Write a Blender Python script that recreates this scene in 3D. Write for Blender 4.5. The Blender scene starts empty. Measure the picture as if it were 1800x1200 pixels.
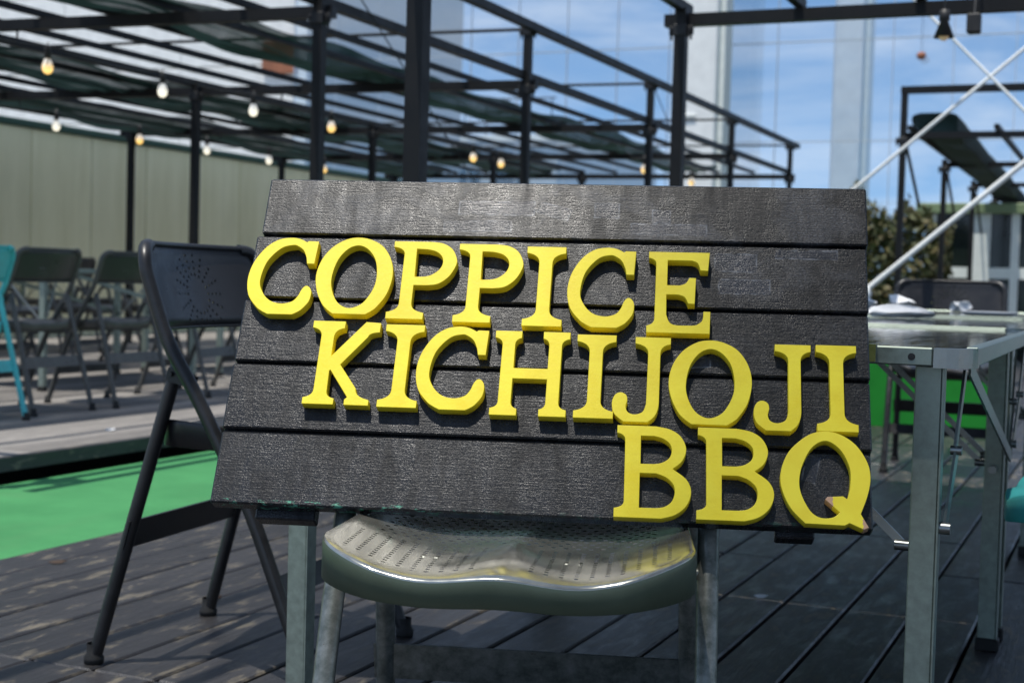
import bpy, bmesh, math, random
from mathutils import Vector, Matrix
R = math.radians
random.seed(7)
scene = bpy.context.scene
COL = scene.collection

# ------------------------------------------------------------------ camera
CAM_H = 0.78
YAW, PITCH, ROLL = math.atan(1090/2500), math.atan(106/2500), 0.028
fw = Vector((-math.sin(YAW)*math.cos(PITCH), math.cos(YAW)*math.cos(PITCH), -math.sin(PITCH)))
rt0 = Vector((math.cos(YAW), math.sin(YAW), 0)); up0 = rt0.cross(fw)
rt = math.cos(ROLL)*rt0 + math.sin(ROLL)*up0
up = -math.sin(ROLL)*rt0 + math.cos(ROLL)*up0
cam_data = bpy.data.cameras.new('camera'); cam = bpy.data.objects.new('camera', cam_data); COL.objects.link(cam)
m = Matrix((rt, up, -fw)).transposed().to_4x4(); m.translation = (0, 0, CAM_H); cam.matrix_world = m
cam_data.sensor_width = 36; cam_data.lens = 50; cam_data.clip_start = 0.05; cam_data.clip_end = 3000
cam_data.dof.use_dof = True; cam_data.dof.focus_distance = 1.9; cam_data.dof.aperture_fstop = 7.0
scene.camera = cam

# ------------------------------------------------------------------ sky, sun, exposure
SUN = Vector((-0.0784, -0.2527, 0.9644)).normalized()
SUN_EL = math.asin(SUN.z); SUN_AZ = math.atan2(SUN.x, SUN.y)
world = bpy.data.worlds.new('World'); scene.world = world; world.use_nodes = True
wn, wl = world.node_tree.nodes, world.node_tree.links
for nd in list(wn): wn.remove(nd)
def W(t, **kw):
    nd = wn.new(t)
    for k, v in kw.items(): setattr(nd, k, v)
    return nd
wo = W('ShaderNodeOutputWorld'); wb = W('ShaderNodeBackground'); wb.inputs['Strength'].default_value = 0.13
sky = W('ShaderNodeTexSky', sky_type='NISHITA', sun_disc=False, sun_elevation=SUN_EL, sun_rotation=SUN_AZ,
        altitude=600, air_density=1.0, dust_density=0.3, ozone_density=2.0)
tcw = W('ShaderNodeTexCoord'); mpw = W('ShaderNodeMapping'); mpw.inputs['Scale'].default_value = (2.2, 2.2, 9.0)
mpw.inputs['Location'].default_value = (3.1, 0.4, 0.2)
nzw = W('ShaderNodeTexNoise'); nzw.inputs['Scale'].default_value = 1.6; nzw.inputs['Detail'].default_value = 9; nzw.inputs['Roughness'].default_value = 0.62
nzw.inputs['Distortion'].default_value = 0.4
crw = W('ShaderNodeValToRGB'); crw.color_ramp.elements[0].position = 0.45; crw.color_ramp.elements[0].color = (0, 0, 0, 1)
crw.color_ramp.elements[1].position = 0.70; crw.color_ramp.elements[1].color = (0.8, 0.8, 0.8, 1)
tint = W('ShaderNodeMix', data_type='RGBA', blend_type='MULTIPLY'); tint.inputs['Factor'].default_value = 1.0
tint.inputs[7].default_value = (0.90, 0.98, 0.98, 1)
mxw = W('ShaderNodeMix', data_type='RGBA'); mxw.inputs[7].default_value = (5.8, 5.9, 6.2, 1)
wl.new(tcw.outputs['Generated'], mpw.inputs['Vector']); wl.new(mpw.outputs[0], nzw.inputs['Vector']); wl.new(nzw.outputs[0], crw.inputs[0])
lift = W('ShaderNodeVectorMath', operation='ADD'); lift.inputs[1].default_value = (0, 0, 0.16); nrm = W('ShaderNodeVectorMath', operation='NORMALIZE')
wl.new(tcw.outputs['Generated'], lift.inputs[0]); wl.new(lift.outputs[0], nrm.inputs[0]); wl.new(nrm.outputs[0], sky.inputs[0])
wl.new(sky.outputs[0], tint.inputs[6]); wl.new(tint.outputs[2], mxw.inputs[6]); wl.new(crw.outputs[0], mxw.inputs[0])
wl.new(mxw.outputs[2], wb.inputs['Color']); wl.new(wb.outputs[0], wo.inputs[0])
sd = bpy.data.lights.new('sun', 'SUN'); sd.energy = 3.6; sd.angle = R(0.55); sd.color = (1.0, 0.955, 0.88)
so = bpy.data.objects.new('sun', sd); COL.objects.link(so); so.location = (0, 0, 12)
so.rotation_euler = (-SUN).to_track_quat('-Z', 'Y').to_euler()
scene.view_settings.view_transform = 'Standard'; scene.view_settings.look = 'None'
scene.view_settings.exposure = 0.36; scene.view_settings.gamma = 1.0
scene.render.engine = 'CYCLES'; scene.cycles.max_bounces = 8; scene.cycles.transparent_max_bounces = 24
scene.cycles.caustics_reflective = False; scene.cycles.caustics_refractive = False; scene.cycles.use_denoising = True
scene.cycles.sample_clamp_indirect = 6

# ------------------------------------------------------------------ helpers
class NT:
    """short-hand for building a procedural material"""
    def __init__(self, name):
        self.m = bpy.data.materials.new(name); self.m.use_nodes = True
        self.t = self.m.node_tree; self.n = self.t.nodes
        self.b = self.n['Principled BSDF']; self.out = self.n['Material Output']
    def new(self, t, **kw):
        nd = self.n.new(t)
        for k, v in kw.items(): setattr(nd, k, v)
        return nd
    def put(self, sock, v):
        if hasattr(v, 'links') or isinstance(v, bpy.types.NodeSocket): self.t.links.new(v, sock)
        else:
            if isinstance(v, (tuple, list)) and len(v) == 3 and sock.type == 'RGBA': v = (*v, 1)
            sock.default_value = v
    def math(self, op, a, b=0.0, c=0.0):
        nd = self.new('ShaderNodeMath', operation=op)
        self.put(nd.inputs[0], a); self.put(nd.inputs[1], b); self.put(nd.inputs[2], c)
        return nd.outputs[0]
    def mix(self, f, a, b, blend='MIX'):
        nd = self.new('ShaderNodeMix', data_type='RGBA', blend_type=blend)
        self.put(nd.inputs[0], f); self.put(nd.inputs[6], a); self.put(nd.inputs[7], b); return nd.outputs[2]
    def coord(self, which='Object', scale=(1, 1, 1), loc=None, rot=(0, 0, 0)):
        if which == 'World': src = self.new('ShaderNodeNewGeometry').outputs['Position']
        else: src = self.new('ShaderNodeTexCoord').outputs[which]
        mp = self.new('ShaderNodeMapping'); mp.inputs['Scale'].default_value = scale; mp.inputs['Rotation'].default_value = rot
        self.t.links.new(src, mp.inputs[0])
        if loc is not None: self.put(mp.inputs['Location'], loc)
        return mp.outputs[0]
    def xyz(self, v):
        s = self.new('ShaderNodeSeparateXYZ'); self.t.links.new(v, s.inputs[0]); return s.outputs
    def noise(self, v, scale, detail=4, rough=0.55, dist=0.0):
        nd = self.new('ShaderNodeTexNoise'); self.t.links.new(v, nd.inputs['Vector'])
        nd.inputs['Scale'].default_value = scale; nd.inputs['Detail'].default_value = detail
        nd.inputs['Roughness'].default_value = rough; nd.inputs['Distortion'].default_value = dist
        return nd.outputs[0]
    def ramp(self, f, *stops):
        nd = self.new('ShaderNodeValToRGB'); cr = nd.color_ramp
        while len(cr.elements) < len(stops): cr.elements.new(0.5)
        for e, (p, c) in zip(cr.elements, stops):
            e.position = p; e.color = (c, c, c, 1) if not isinstance(c, tuple) else (*c, 1)
        self.t.links.new(f, nd.inputs[0]); return nd.outputs[0]
    def rnd(self): return self.new('ShaderNodeObjectInfo').outputs['Random']
    def bump(self, hgt, strength=0.3, dist=0.001):
        nd = self.new('ShaderNodeBump'); nd.inputs['Strength'].default_value = strength; nd.inputs['Distance'].default_value = dist
        self.t.links.new(hgt, nd.inputs['Height']); self.t.links.new(nd.outputs[0], self.b.inputs['Normal'])
    def set(self, **kw):
        for k, v in kw.items(): self.put(self.b.inputs[k.replace('_', ' ')], v)
        return self
    def see_through(self, mask):
        tr = self.new('ShaderNodeBsdfTransparent'); mx = self.new('ShaderNodeMixShader')
        self.put(mx.inputs[0], mask); self.t.links.new(self.b.outputs[0], mx.inputs[1]); self.t.links.new(tr.outputs[0], mx.inputs[2])
        self.t.links.new(mx.outputs[0], self.out.inputs[0])

def link(o, parent=None):
    COL.objects.link(o)
    if parent: o.parent = parent
    return o
def tag(o, label=None, cat=None, group=None, kind=None):
    for k, v in (('label', label), ('category', cat), ('group', group), ('kind', kind)):
        if v: o[k] = v
    return o
def empty(name, loc=(0, 0, 0), rz=0.0):
    o = bpy.data.objects.new(name, None); o.empty_display_size = 0.1; o.location = loc; o.rotation_euler = (0, 0, rz); return link(o)
def copy_tree(o, parent=None):
    c = o.copy(); COL.objects.link(c)
    if parent: c.parent = parent
    for ch in o.children: copy_tree(ch, c)
    return c

class MB:
    """collects simple solids, then links them as one mesh object"""
    def __init__(self): self.v, self.f, self.s, self.mi = [], [], [], []
    def add(self, v, f, smooth=False, mi=0):
        k = len(self.v); self.v += [tuple(p) for p in v]
        self.f += [tuple(i+k for i in q) for q in f]; self.s += [smooth]*len(f); self.mi += [mi]*len(f); return self
    def box(self, a, b, ch=0.0, M=None, mi=0):
        (x0, y0, z0), (x1, y1, z1) = a, b
        if ch <= 0:
            v = [(x, y, z) for z in (z0, z1) for y in (y0, y1) for x in (x0, x1)]
            f = [(0, 2, 3, 1), (4, 5, 7, 6), (0, 1, 5, 4), (2, 6, 7, 3), (0, 4, 6, 2), (1, 3, 7, 5)]
        else:
            bm = bmesh.new(); bmesh.ops.create_cube(bm, size=1)
            for q in bm.verts: q.co = Vector(((x0+x1)/2+q.co.x*(x1-x0), (y0+y1)/2+q.co.y*(y1-y0), (z0+z1)/2+q.co.z*(z1-z0)))
            bmesh.ops.bevel(bm, geom=bm.edges[:], offset=ch, segments=1, affect='EDGES', profile=0.5)
            bm.verts.index_update(); v = [tuple(q.co) for q in bm.verts]; f = [tuple(q.index for q in p.verts) for p in bm.faces]; bm.free()
        if M is not None: v = [tuple(M @ Vector(p)) for p in v]
        return self.add(v, f, False, mi)
    def tube(self, pts, r, seg=10, caps=True, smooth=True, mi=0, sq=None):
        pts = [Vector(p) for p in pts]; n = len(pts); rr = r if isinstance(r, (list, tuple)) else [r]*n
        V, F = [], []; t0 = (pts[1]-pts[0]).normalized()
        ref = Vector((0, 0, 1)) if abs(t0.z) < 0.9 else Vector((0, 1, 0))
        a = t0.cross(ref).normalized()
        for i, p in enumerate(pts):
            t = (pts[min(i+1, n-1)]-pts[max(i-1, 0)]).normalized()
            a = (a - t*a.dot(t)).normalized(); b = t.cross(a)
            for k in range(seg):
                an = 2*math.pi*(k+0.5)/seg; V.append(p + (a*math.cos(an) + b*math.sin(an))*rr[i])
        for i in range(n-1):
            for k in range(seg):
                k2 = (k+1) % seg; F.append((i*seg+k, i*seg+k2, (i+1)*seg+k2, (i+1)*seg+k))
        self.add(V, F, smooth, mi)
        if caps: self.add(V[:seg], [tuple(reversed(range(seg)))], False, mi); self.add(V[-seg:], [tuple(range(seg))], False, mi)
        return self
    def bar(self, p, q, w, h, upv=(0, 0, 1), mi=0):
        p, q = Vector(p), Vector(q); t = (q-p).normalized(); u = Vector(upv); s = t.cross(u).normalized(); u = s.cross(t)
        v = [c + s*(i*w/2) + u*(j*h/2) for c in (p, q) for j in (-1, 1) for i in (-1, 1)]
        return self.add(v, [(0, 1, 3, 2), (4, 6, 7, 5), (0, 4, 5, 1), (2, 3, 7, 6), (0, 2, 6, 4), (1, 5, 7, 3)], False, mi)
    def lathe(self, prof, c=(0, 0, 0), seg=16, smooth=True):
        V, F = [], []
        for r, z in prof:
            for k in range(seg):
                a = 2*math.pi*k/seg; V.append((c[0]+r*math.cos(a), c[1]+r*math.sin(a), c[2]+z))
        for i in range(len(prof)-1):
            for k in range(seg): k2 = (k+1) % seg; F.append((i*seg+k, i*seg+k2, (i+1)*seg+k2, (i+1)*seg+k))
        return self.add(V, F, smooth)
    def prism(self, poly, z0, z1):
        n = len(poly); V = [(x, y, z0) for x, y in poly] + [(x, y, z1) for x, y in poly]
        F = [tuple(reversed(range(n))), tuple(range(n, 2*n))] + [(i, (i+1) % n, n+(i+1) % n, n+i) for i in range(n)]
        return self.add(V, F)
    def mesh(self, name, *mats):
        me = bpy.data.meshes.new(name); me.from_pydata(self.v, [], self.f)
        me.polygons.foreach_set('use_smooth', self.s); me.polygons.foreach_set('material_index', self.mi)
        for mt in mats: me.materials.append(mt)
        me.update(); return me
    def build(self, name, mat, parent=None):
        mats = mat if isinstance(mat, (list, tuple)) else [mat]
        return link(bpy.data.objects.new(name, self.mesh(name, *mats)), parent)

def smooth_path(pts, n=6):
    P = [Vector(p) for p in pts]; out = []
    for i in range(len(P)-1):
        a, b, c, d = P[max(i-1, 0)], P[i], P[i+1], P[min(i+2, len(P)-1)]
        for k in range(n):
            t = k/n; out.append(0.5*((2*b)+(c-a)*t+(2*a-5*b+4*c-d)*t*t+(3*b-a-3*c+d)*t**3))
    out.append(P[-1]); return out

# ------------------------------------------------------------------ materials
MT = {}
def plain(name, col, rough=0.5, metal=0.0, var=0.25, scale=30, bump=0.0, which='Object', **kw):
    t = NT(name); v = t.coord(which); nz = t.noise(v, scale, 5, 0.6)
    lo = tuple(c*(1-var) for c in col); hi = tuple(min(1, c*(1+var)) for c in col)
    t.set(Base_Color=t.ramp(nz, (0.3, lo), (0.7, hi)), Metallic=metal, Roughness=t.ramp(nz, (0.25, max(0.03, rough-0.1)), (0.75, min(1, rough+0.1))), **kw)
    if bump: t.bump(nz, bump, 0.002)
    MT[name] = t.m; return t.m

plain('pergola_paint', (0.0065, 0.0068, 0.0075), 0.55, var=0.3, scale=14, which='World', Specular_IOR_Level=0.3)
plain('clamp_black', (0.008, 0.008, 0.009), 0.55, which='World')
plain('aluminium', (0.28, 0.33, 0.285), 0.40, 0.6, 0.18, 60)
plain('bright_steel', (0.30, 0.32, 0.31), 0.34, 0.95, 0.12, 60)
plain('rubber', (0.015, 0.015, 0.015), 0.75)
plain('white_paint', (0.84, 0.85, 0.82), 0.55, var=0.08, scale=4)
plain('cream_frame', (0.76, 0.79, 0.73), 0.5, var=0.08, scale=8)
plain('turquoise_paint', (0.075, 0.52, 0.52), 0.38, var=0.12, scale=18)
plain('chair_black', (0.016, 0.016, 0.017), 0.36, var=0.3, scale=22)
plain('chair_dark_grey', (0.085, 0.083, 0.075), 0.34, var=0.3, scale=18)
plain('coping_green', (0.008, 0.05, 0.025), 0.5, which='World')
plain('mullion_grey', (0.50, 0.58, 0.66), 0.5, var=0.05, which='World')
plain('fascia_green', (0.22, 0.29, 0.15), 0.5, which='World', scale=2)
plain('green_board', (0.006, 0.24, 0.016), 0.6, var=0.15, scale=5, which='World')
plain('terracotta', (0.33, 0.13, 0.07), 0.8, which='World', scale=3)
plain('tape', (0.42, 0.40, 0.10), 0.55, var=0.15, scale=90)
plain('napkin', (0.78, 0.79, 0.80), 0.9, var=0.06, scale=60)
plain('socket_black', (0.02, 0.02, 0.02), 0.5)
plain('grey_render', (0.50, 0.52, 0.52), 0.8, var=0.08, scale=0.6, which='World')
plain('stone_ground', (0.22, 0.22, 0.21), 0.85, var=0.2, scale=0.5, which='World')
plain('void_black', (0.01, 0.01, 0.01), 0.9, which='World')
plain('bark', (0.05, 0.035, 0.02), 0.9, which='World')

def yellow():
    t = NT('yellow_letter_paint'); v = t.coord('World')
    nz = t.noise(v, 22, 5, 0.6); fine = t.noise(v, 260, 3, 0.6)
    col = t.mix(t.ramp(nz, (0.35, 0.0), (0.65, 1.0)), (0.89, 0.70, 0.022), (0.95, 0.79, 0.035))
    col = t.mix(t.math('MULTIPLY', t.ramp(t.noise(t.coord('Object', (25, 190, 60)), 1.0, 5, 0.7), (0.45, 0.0), (0.75, 1.0)), 0.22), col, (0.72, 0.54, 0.02))
    col = t.mix(t.math('MULTIPLY', t.ramp(t.noise(v, 9, 6, 0.7, 0.8), (0.52, 0.0), (0.75, 1.0)), 0.22), col, (0.62, 0.48, 0.04))
    chip = t.ramp(t.noise(v, 75, 6, 0.75), (0.715, 0.0), (0.73, 1.0))
    col = t.mix(chip, col, (0.16, 0.13, 0.03))
    t.set(Base_Color=col, Roughness=t.ramp(nz, (0.3, 0.38), (0.7, 0.55)), Specular_IOR_Level=0.4)
    t.bump(t.math('ADD', fine, t.noise(v, 60, 4)), 0.22, 0.0008); MT['yellow'] = t.m
    # the Q has bare wood where its thin tips broke off
    t = NT('yellow_letter_paint_chipped'); v = t.coord('Object'); x, y, z = t.xyz(v)
    nz = t.noise(v, 22, 5, 0.6)
    col = t.mix(t.ramp(nz, (0.35, 0.0), (0.65, 1.0)), (0.89, 0.70, 0.022), (0.95, 0.79, 0.035))
    wob = t.math('MULTIPLY', t.math('SUBTRACT', t.noise(v, 180, 4), 0.5), 0.006)
    in_x = t.math('LESS_THAN', t.math('ADD', x, wob), 0.0655); mid = t.math('LESS_THAN', t.math('ABSOLUTE', t.math('SUBTRACT', y, 0.034)), 0.0085)
    inx2 = t.math('GREATER_THAN', x, 0.054)
    a = t.math('MULTIPLY', t.math('MULTIPLY', in_x, inx2), mid)
    b = t.math('MULTIPLY', t.math('GREATER_THAN', t.math('ADD', x, wob), 0.1025), t.math('LESS_THAN', y, 0.010))
    col = t.mix(t.math('MAXIMUM', a, b), col, (0.55, 0.33, 0.20))
    t.set(Base_Color=col, Roughness=0.46); MT['yellow_q'] = t.m
yellow()

def board_paint():
    t = NT('black_board_paint'); v = t.coord('Object'); x, y, z = t.xyz(v); rn = t.rnd()
    off = t.new('ShaderNodeCombineXYZ')
    for i, k in enumerate((31.0, 77.0, 13.0)): t.t.links.new(t.math('MULTIPLY', rn, k), off.inputs[i])
    off = off.outputs[0]
    grain = t.noise(t.coord('Object', (22, 420, 40), off), 1.0, 5, 0.7)
    weave = t.noise(t.coord('Object', (300, 430, 60), off), 1.0, 3, 0.7)
    weave2 = t.noise(t.coord('Object', (150, 900, 60)), 1.0, 2, 0.6)
    blot = t.noise(t.coord('Object', (1, 1.15, 1)), 10, 8, 0.66, 1.1)
    big = t.noise(v, 4.5, 4, 0.6); streak = t.noise(t.coord('Object', (34, 9, 1), off), 1.0, 6, 0.65, 0.5)
    wob = t.noise(v, 60, 3)
    wx = t.math('ADD', x, t.math('MULTIPLY', t.math('SUBTRACT', wob, 0.5), 0.004)); wy = t.math('ADD', y, t.math('MULTIPLY', t.math('SUBTRACT', t.noise(t.coord('Object', (1, 1, 1), (5, 3, 1)), 55, 3), 0.5), 0.004))
    def rect(u0, v0, u1, v1, ang=0.0):
        uc, vc = (u0+u1)/2, (v0+v1)/2; a = t.math('SUBTRACT', wx, uc); b = t.math('SUBTRACT', wy, vc)
        if ang:
            c, s = math.cos(ang), math.sin(ang)
            a, b = t.math('ADD', t.math('MULTIPLY', a, c), t.math('MULTIPLY', b, s)), t.math('SUBTRACT', t.math('MULTIPLY', b, c), t.math('MULTIPLY', a, s))
        a = t.math('SUBTRACT', t.math('ABSOLUTE', a), abs(u1-u0)/2); b = t.math('SUBTRACT', t.math('ABSOLUTE', b), abs(v1-v0)/2)
        d = t.math('MAXIMUM', a, b)
        inside = t.math('LESS_THAN', d, 0.0); rim = t.math('LESS_THAN', t.math('ABSOLUTE', d), 0.0011)
        return inside, rim
    ins = rims = None
    for q in [(0.295, 0.455, 0.405, 0.477), (0.41, 0.453, 0.457, 0.472, -0.28), (0.492, 0.453, 0.527, 0.477), (0.545, 0.427, 0.652, 0.444),
              (0.748, 0.392, 0.833, 0.406), (0.664, 0.370, 0.722, 0.398), (0.670, 0.335, 0.740, 0.357), (0.275, 0.427, 0.373, 0.444, 0.03), (0.783, 0.062, 0.800, 0.098, -0.2),
              (0.575, 0.446, 0.60, 0.468), (0.62, 0.22, 0.66, 0.235, 0.1)]:
        i, r = rect(*q)
        ins = i if ins is None else t.math('MAXIMUM', ins, i); rims = r if rims is None else t.math('MAXIMUM', rims, r)
    speck = t.ramp(weave, (0.50, 0.0), (0.64, 1.0)); speck2 = t.ramp(weave2, (0.48, 0.0), (0.62, 1.0))
    top = t.ramp(y, (0.22, 0.25), (0.42, 1.0))                      # the upper planks carry most of the old tape marks
    def spot(u, v_, ru, rv):
        a = t.math('DIVIDE', t.math('SUBTRACT', x, u), ru); b = t.math('DIVIDE', t.math('SUBTRACT', y, v_), rv)
        return t.math('MAXIMUM', t.math('SUBTRACT', 1.0, t.math('ADD', t.math('MULTIPLY', a, a), t.math('MULTIPLY', b, b))), 0.0)
    spots_ = t.math('ADD', t.math('ADD', spot(0.145, 0.458, 0.09, 0.034), spot(0.80, 0.448, 0.075, 0.04)), t.math('ADD', spot(0.72, 0.36, 0.10, 0.04), spot(0.60, 0.43, 0.08, 0.02)))
    scuff = t.math('MULTIPLY', t.ramp(t.math('ADD', blot, t.math('MULTIPLY', spots_, 0.13)), (0.50, 0.0), (0.64, 1.0)), top)
    scuff = t.math('MULTIPLY', scuff, t.math('ADD', 0.25, t.math('MULTIPLY', speck, 0.75)))
    patch = t.math('MULTIPLY', ins, t.math('ADD', 0.35, t.math('MULTIPLY', blot, 0.6)))
    rimm = t.math('MULTIPLY', rims, t.ramp(wob, (0.42, 0.0), (0.6, 1.0)))
    base = t.mix(t.ramp(big, (0.35, 0.0), (0.7, 1.0)), (0.004, 0.0043, 0.005), (0.008, 0.0087, 0.010))
    base = t.mix(t.math('MULTIPLY', t.math('MULTIPLY', speck, speck2), 0.5), base, (0.060, 0.062, 0.066))  # pale flecks put into the colour imitate the gloss paint's sparkle
    base = t.mix(t.math('MULTIPLY', speck2, 0.15), base, (0.022, 0.023, 0.026))
    base = t.mix(t.math('MULTIPLY', scuff, 0.7), base, (0.11, 0.115, 0.13))
    base = t.mix(t.math('MULTIPLY', patch, 0.40), base, (0.085, 0.092, 0.115))
    base = t.mix(t.math('MULTIPLY', rimm, 0.6), base, (0.22, 0.23, 0.25))
    low = t.math('MULTIPLY', t.math('LESS_THAN', y, 0.1045), t.ramp(streak, (0.36, 0.0), (0.60, 1.0)))   # bottom plank painted paler to imitate its stronger sheen
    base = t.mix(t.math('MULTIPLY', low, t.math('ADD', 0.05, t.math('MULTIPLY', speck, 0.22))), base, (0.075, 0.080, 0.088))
    chip = t.math('MULTIPLY', t.math('LESS_THAN', y, 0.0065), t.ramp(t.noise(t.coord('Object', (1, 2.5, 2)), 48, 5, 0.7), (0.55, 0.0), (0.60, 1.0)))
    chip = t.math('MULTIPLY', chip, t.ramp(x, (0.30, 1.0), (0.34, 0.12)))
    chip = t.math('MULTIPLY', chip, t.math('GREATER_THAN', z, -0.0221))
    base = t.mix(chip, base, (0.08, 0.30, 0.20))
    t.set(Base_Color=base, Specular_IOR_Level=t.ramp(streak, (0.34, 0.26), (0.60, 0.50)),
          Roughness=t.math('ADD', t.math('ADD', t.ramp(weave, (0.3, 0.18), (0.7, 0.30)), t.ramp(streak, (0.34, 0.10), (0.62, 0.0))), t.math('ADD', t.math('MULTIPLY', ins, -0.07), t.math('ADD', t.math('MULTIPLY', rn, 0.02), t.math('MULTIPLY', scuff, 0.12)))))
    hgt = t.math('ADD', t.math('MULTIPLY', grain, 0.5), t.math('ADD', t.math('MULTIPLY', weave, 0.58), t.math('ADD', t.math('MULTIPLY', blot, 0.8), t.math('MULTIPLY', ins, 0.25))))
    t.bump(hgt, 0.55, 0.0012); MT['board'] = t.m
board_paint()

def deck_wood(name, base, worn, amt, which='World', rough=0.5):
    t = NT(name); rn = t.rnd(); off = t.new('ShaderNodeCombineXYZ'); t.t.links.new(t.math('MULTIPLY', rn, 37.0), off.inputs[0]); t.t.links.new(t.math('MULTIPLY', rn, 91.0), off.inputs[1])
    g = t.noise(t.coord(which, (60, 2.5, 20), off.outputs[0]), 1.0, 6, 0.7)
    bl = t.noise(t.coord(which, (11, 3.2, 9), off.outputs[0]), 2.2, 8, 0.72, 0.4)
    big = t.noise(t.coord(which, (1, 1, 1)), 0.9, 3, 0.5)
    var = t.math('ADD', 0.75, t.math('MULTIPLY', rn, 0.5))
    col = t.mix(t.ramp(g, (0.3, 0.0), (0.7, 1.0)), tuple(c*0.7 for c in base), tuple(c*1.3 for c in base))
    wm = t.math('MULTIPLY', t.ramp(bl, (0.545, 0.0), (0.63, 1.0)), t.math('ADD', 0.35, t.math('MULTIPLY', g, 0.9)))
    col = t.mix(t.math('MULTIPLY', wm, amt), col, worn)
    col = t.mix(t.math('MULTIPLY', t.ramp(big, (0.45, 0.0), (0.7, 1.0)), 0.5), col, tuple(c*0.6 for c in base))
    vm = t.new('ShaderNodeMix', data_type='RGBA', blend_type='MULTIPLY'); vm.inputs[0].default_value = 1.0
    cc = t.new('ShaderNodeCombineXYZ')
    for i in range(3): t.t.links.new(var, cc.inputs[i])
    t.t.links.new(col, vm.inputs[6]); t.t.links.new(cc.outputs[0], vm.inputs[7])
    t.set(Base_Color=vm.outputs[2], Roughness=t.ramp(bl, (0.3, rough-0.1), (0.7, rough+0.2)))
    t.bump(t.math('ADD', g, bl), 0.5, 0.004); MT[name] = t.m
deck_wood('deck_wood', (0.036, 0.035, 0.037), (0.19, 0.165, 0.12), 0.85, rough=0.36)
deck_wood('platform_wood', (0.22, 0.205, 0.19), (0.38, 0.35, 0.31), 0.6, rough=0.7)

def turf(name, c0, c1):
    t = NT(name); v = t.coord('World'); a = t.noise(v, 3.0, 5, 0.6); f = t.noise(v, 420, 2, 0.5)
    col = t.mix(t.ramp(a, (0.35, 0.0), (0.7, 1.0)), c0, c1); col = t.mix(t.math('MULTIPLY', f, 0.35), col, tuple(c*0.5 for c in c0))
    col = t.mix(t.math('MULTIPLY', t.ramp(t.noise(t.coord('World', (1, 0.25, 1)), 2.4, 6, 0.7, 0.6), (0.5, 0.0), (0.72, 1.0)), 0.35), col, (0.09, 0.22, 0.09))
    t.set(Base_Color=col, Roughness=0.85); t.bump(t.math('ADD', f, t.noise(v, 5, 3)), 0.6, 0.006); MT[name] = t.m
turf('green_turf', (0.045, 0.25, 0.08), (0.07, 0.33, 0.11))

def wall_panel():
    t = NT('pale_wall'); rn = t.rnd()
    st = t.noise(t.coord('World', (3, 3, 0.35)), 2.0, 6, 0.65); bl = t.noise(t.coord('World'), 0.8, 4)
    col = t.mix(t.ramp(st, (0.3, 0.0), (0.7, 1.0)), (0.76, 0.72, 0.44), (0.90, 0.86, 0.57))
    col = t.mix(t.math('MULTIPLY', t.ramp(bl, (0.5, 0.0), (0.75, 1.0)), 0.5), col, (0.60, 0.58, 0.37))
    col = t.mix(t.math('MULTIPLY', rn, 0.25), col, (0.64, 0.61, 0.40)); t.set(Base_Color=col, Roughness=0.8); MT['pale_wall'] = t.m
wall_panel()

def net(name, col, open_, edge=None):
    t = NT(name); v = t.coord('World'); a = t.noise(v, 1.6, 4); x, y, z = t.xyz(v)
    f = t.noise(v, 700, 2, 0.6)
    wv = t.math('ADD', t.math('MULTIPLY', a, 0.5), open_-0.25)
    t.set(Base_Color=t.mix(a, col, tuple(c*2.2 for c in col)), Roughness=0.9)
    if edge is not None:
        wv = t.math('ADD', wv, t.ramp(t.math('ADD', t.math('MULTIPLY', x, 0.5), t.math('ADD', 0.5, t.math('MULTIPLY', t.math('SUBTRACT', t.noise(v, 2.6, 4), 0.5), 0.22))), (edge[0]*0.5+0.5, edge[2]), (edge[1]*0.5+0.5, 0.0)))
    t.see_through(t.math('MULTIPLY', wv, t.math('ADD', 0.7, t.math('MULTIPLY', f, 0.6)))); MT[name] = t.m
net('shade_net', (0.010, 0.036, 0.034), 0.10)
net('roll_net', (0.006, 0.016, 0.012), 0.05)
net('overhead_net', (0.010, 0.034, 0.032), 0.42, (-1.02, -0.66, 0.58))  # opacity ramped across x to soften this net's shade edge on the sign

def glass(name, col, refl, rough=0.02, dark=None):
    t = NT(name); v = t.coord('World'); gl = t.new('ShaderNodeBsdfGlossy'); gl.inputs['Roughness'].default_value = rough; gl.inputs['Color'].default_value = (0.95, 0.98, 1, 1)
    tr = t.new('ShaderNodeBsdfTransparent'); tr.inputs['Color'].default_value = (*col, 1)
    mx = t.new('ShaderNodeMixShader'); fr = t.new('ShaderNodeFresnel'); fr.inputs[0].default_value = 1.5
    t.put(mx.inputs[0], t.math('ADD', refl, t.math('MULTIPLY', fr.outputs[0], 0.6)))
    t.t.links.new(tr.outputs[0], mx.inputs[1]); t.t.links.new(gl.outputs[0], mx.inputs[2]); t.t.links.new(mx.outputs[0], t.out.inputs[0]); MT[name] = t.m
glass('screen_glass', (0.90, 0.94, 0.97), 0.10)
plain('dark_glass', (0.012, 0.018, 0.016), 0.06, scale=2, which='World')

def bulb_mat(name, col, em):
    t = NT(name); v = t.coord('Object'); x, y, z = t.xyz(v)
    t.set(Base_Color=(0.85, 0.85, 0.82), Roughness=0.12, Emission_Color=col, Emission_Strength=t.math('MULTIPLY', t.ramp(t.math('MULTIPLY', z, -1.0), (0.085, 0.12), (0.125, 1.0)), em)); MT[name] = t.m
bulb_mat('bulb_warm', (1.0, 0.60, 0.10), 1.0)
bulb_mat('bulb_white', (1.0, 0.93, 0.72), 0.9)

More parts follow.
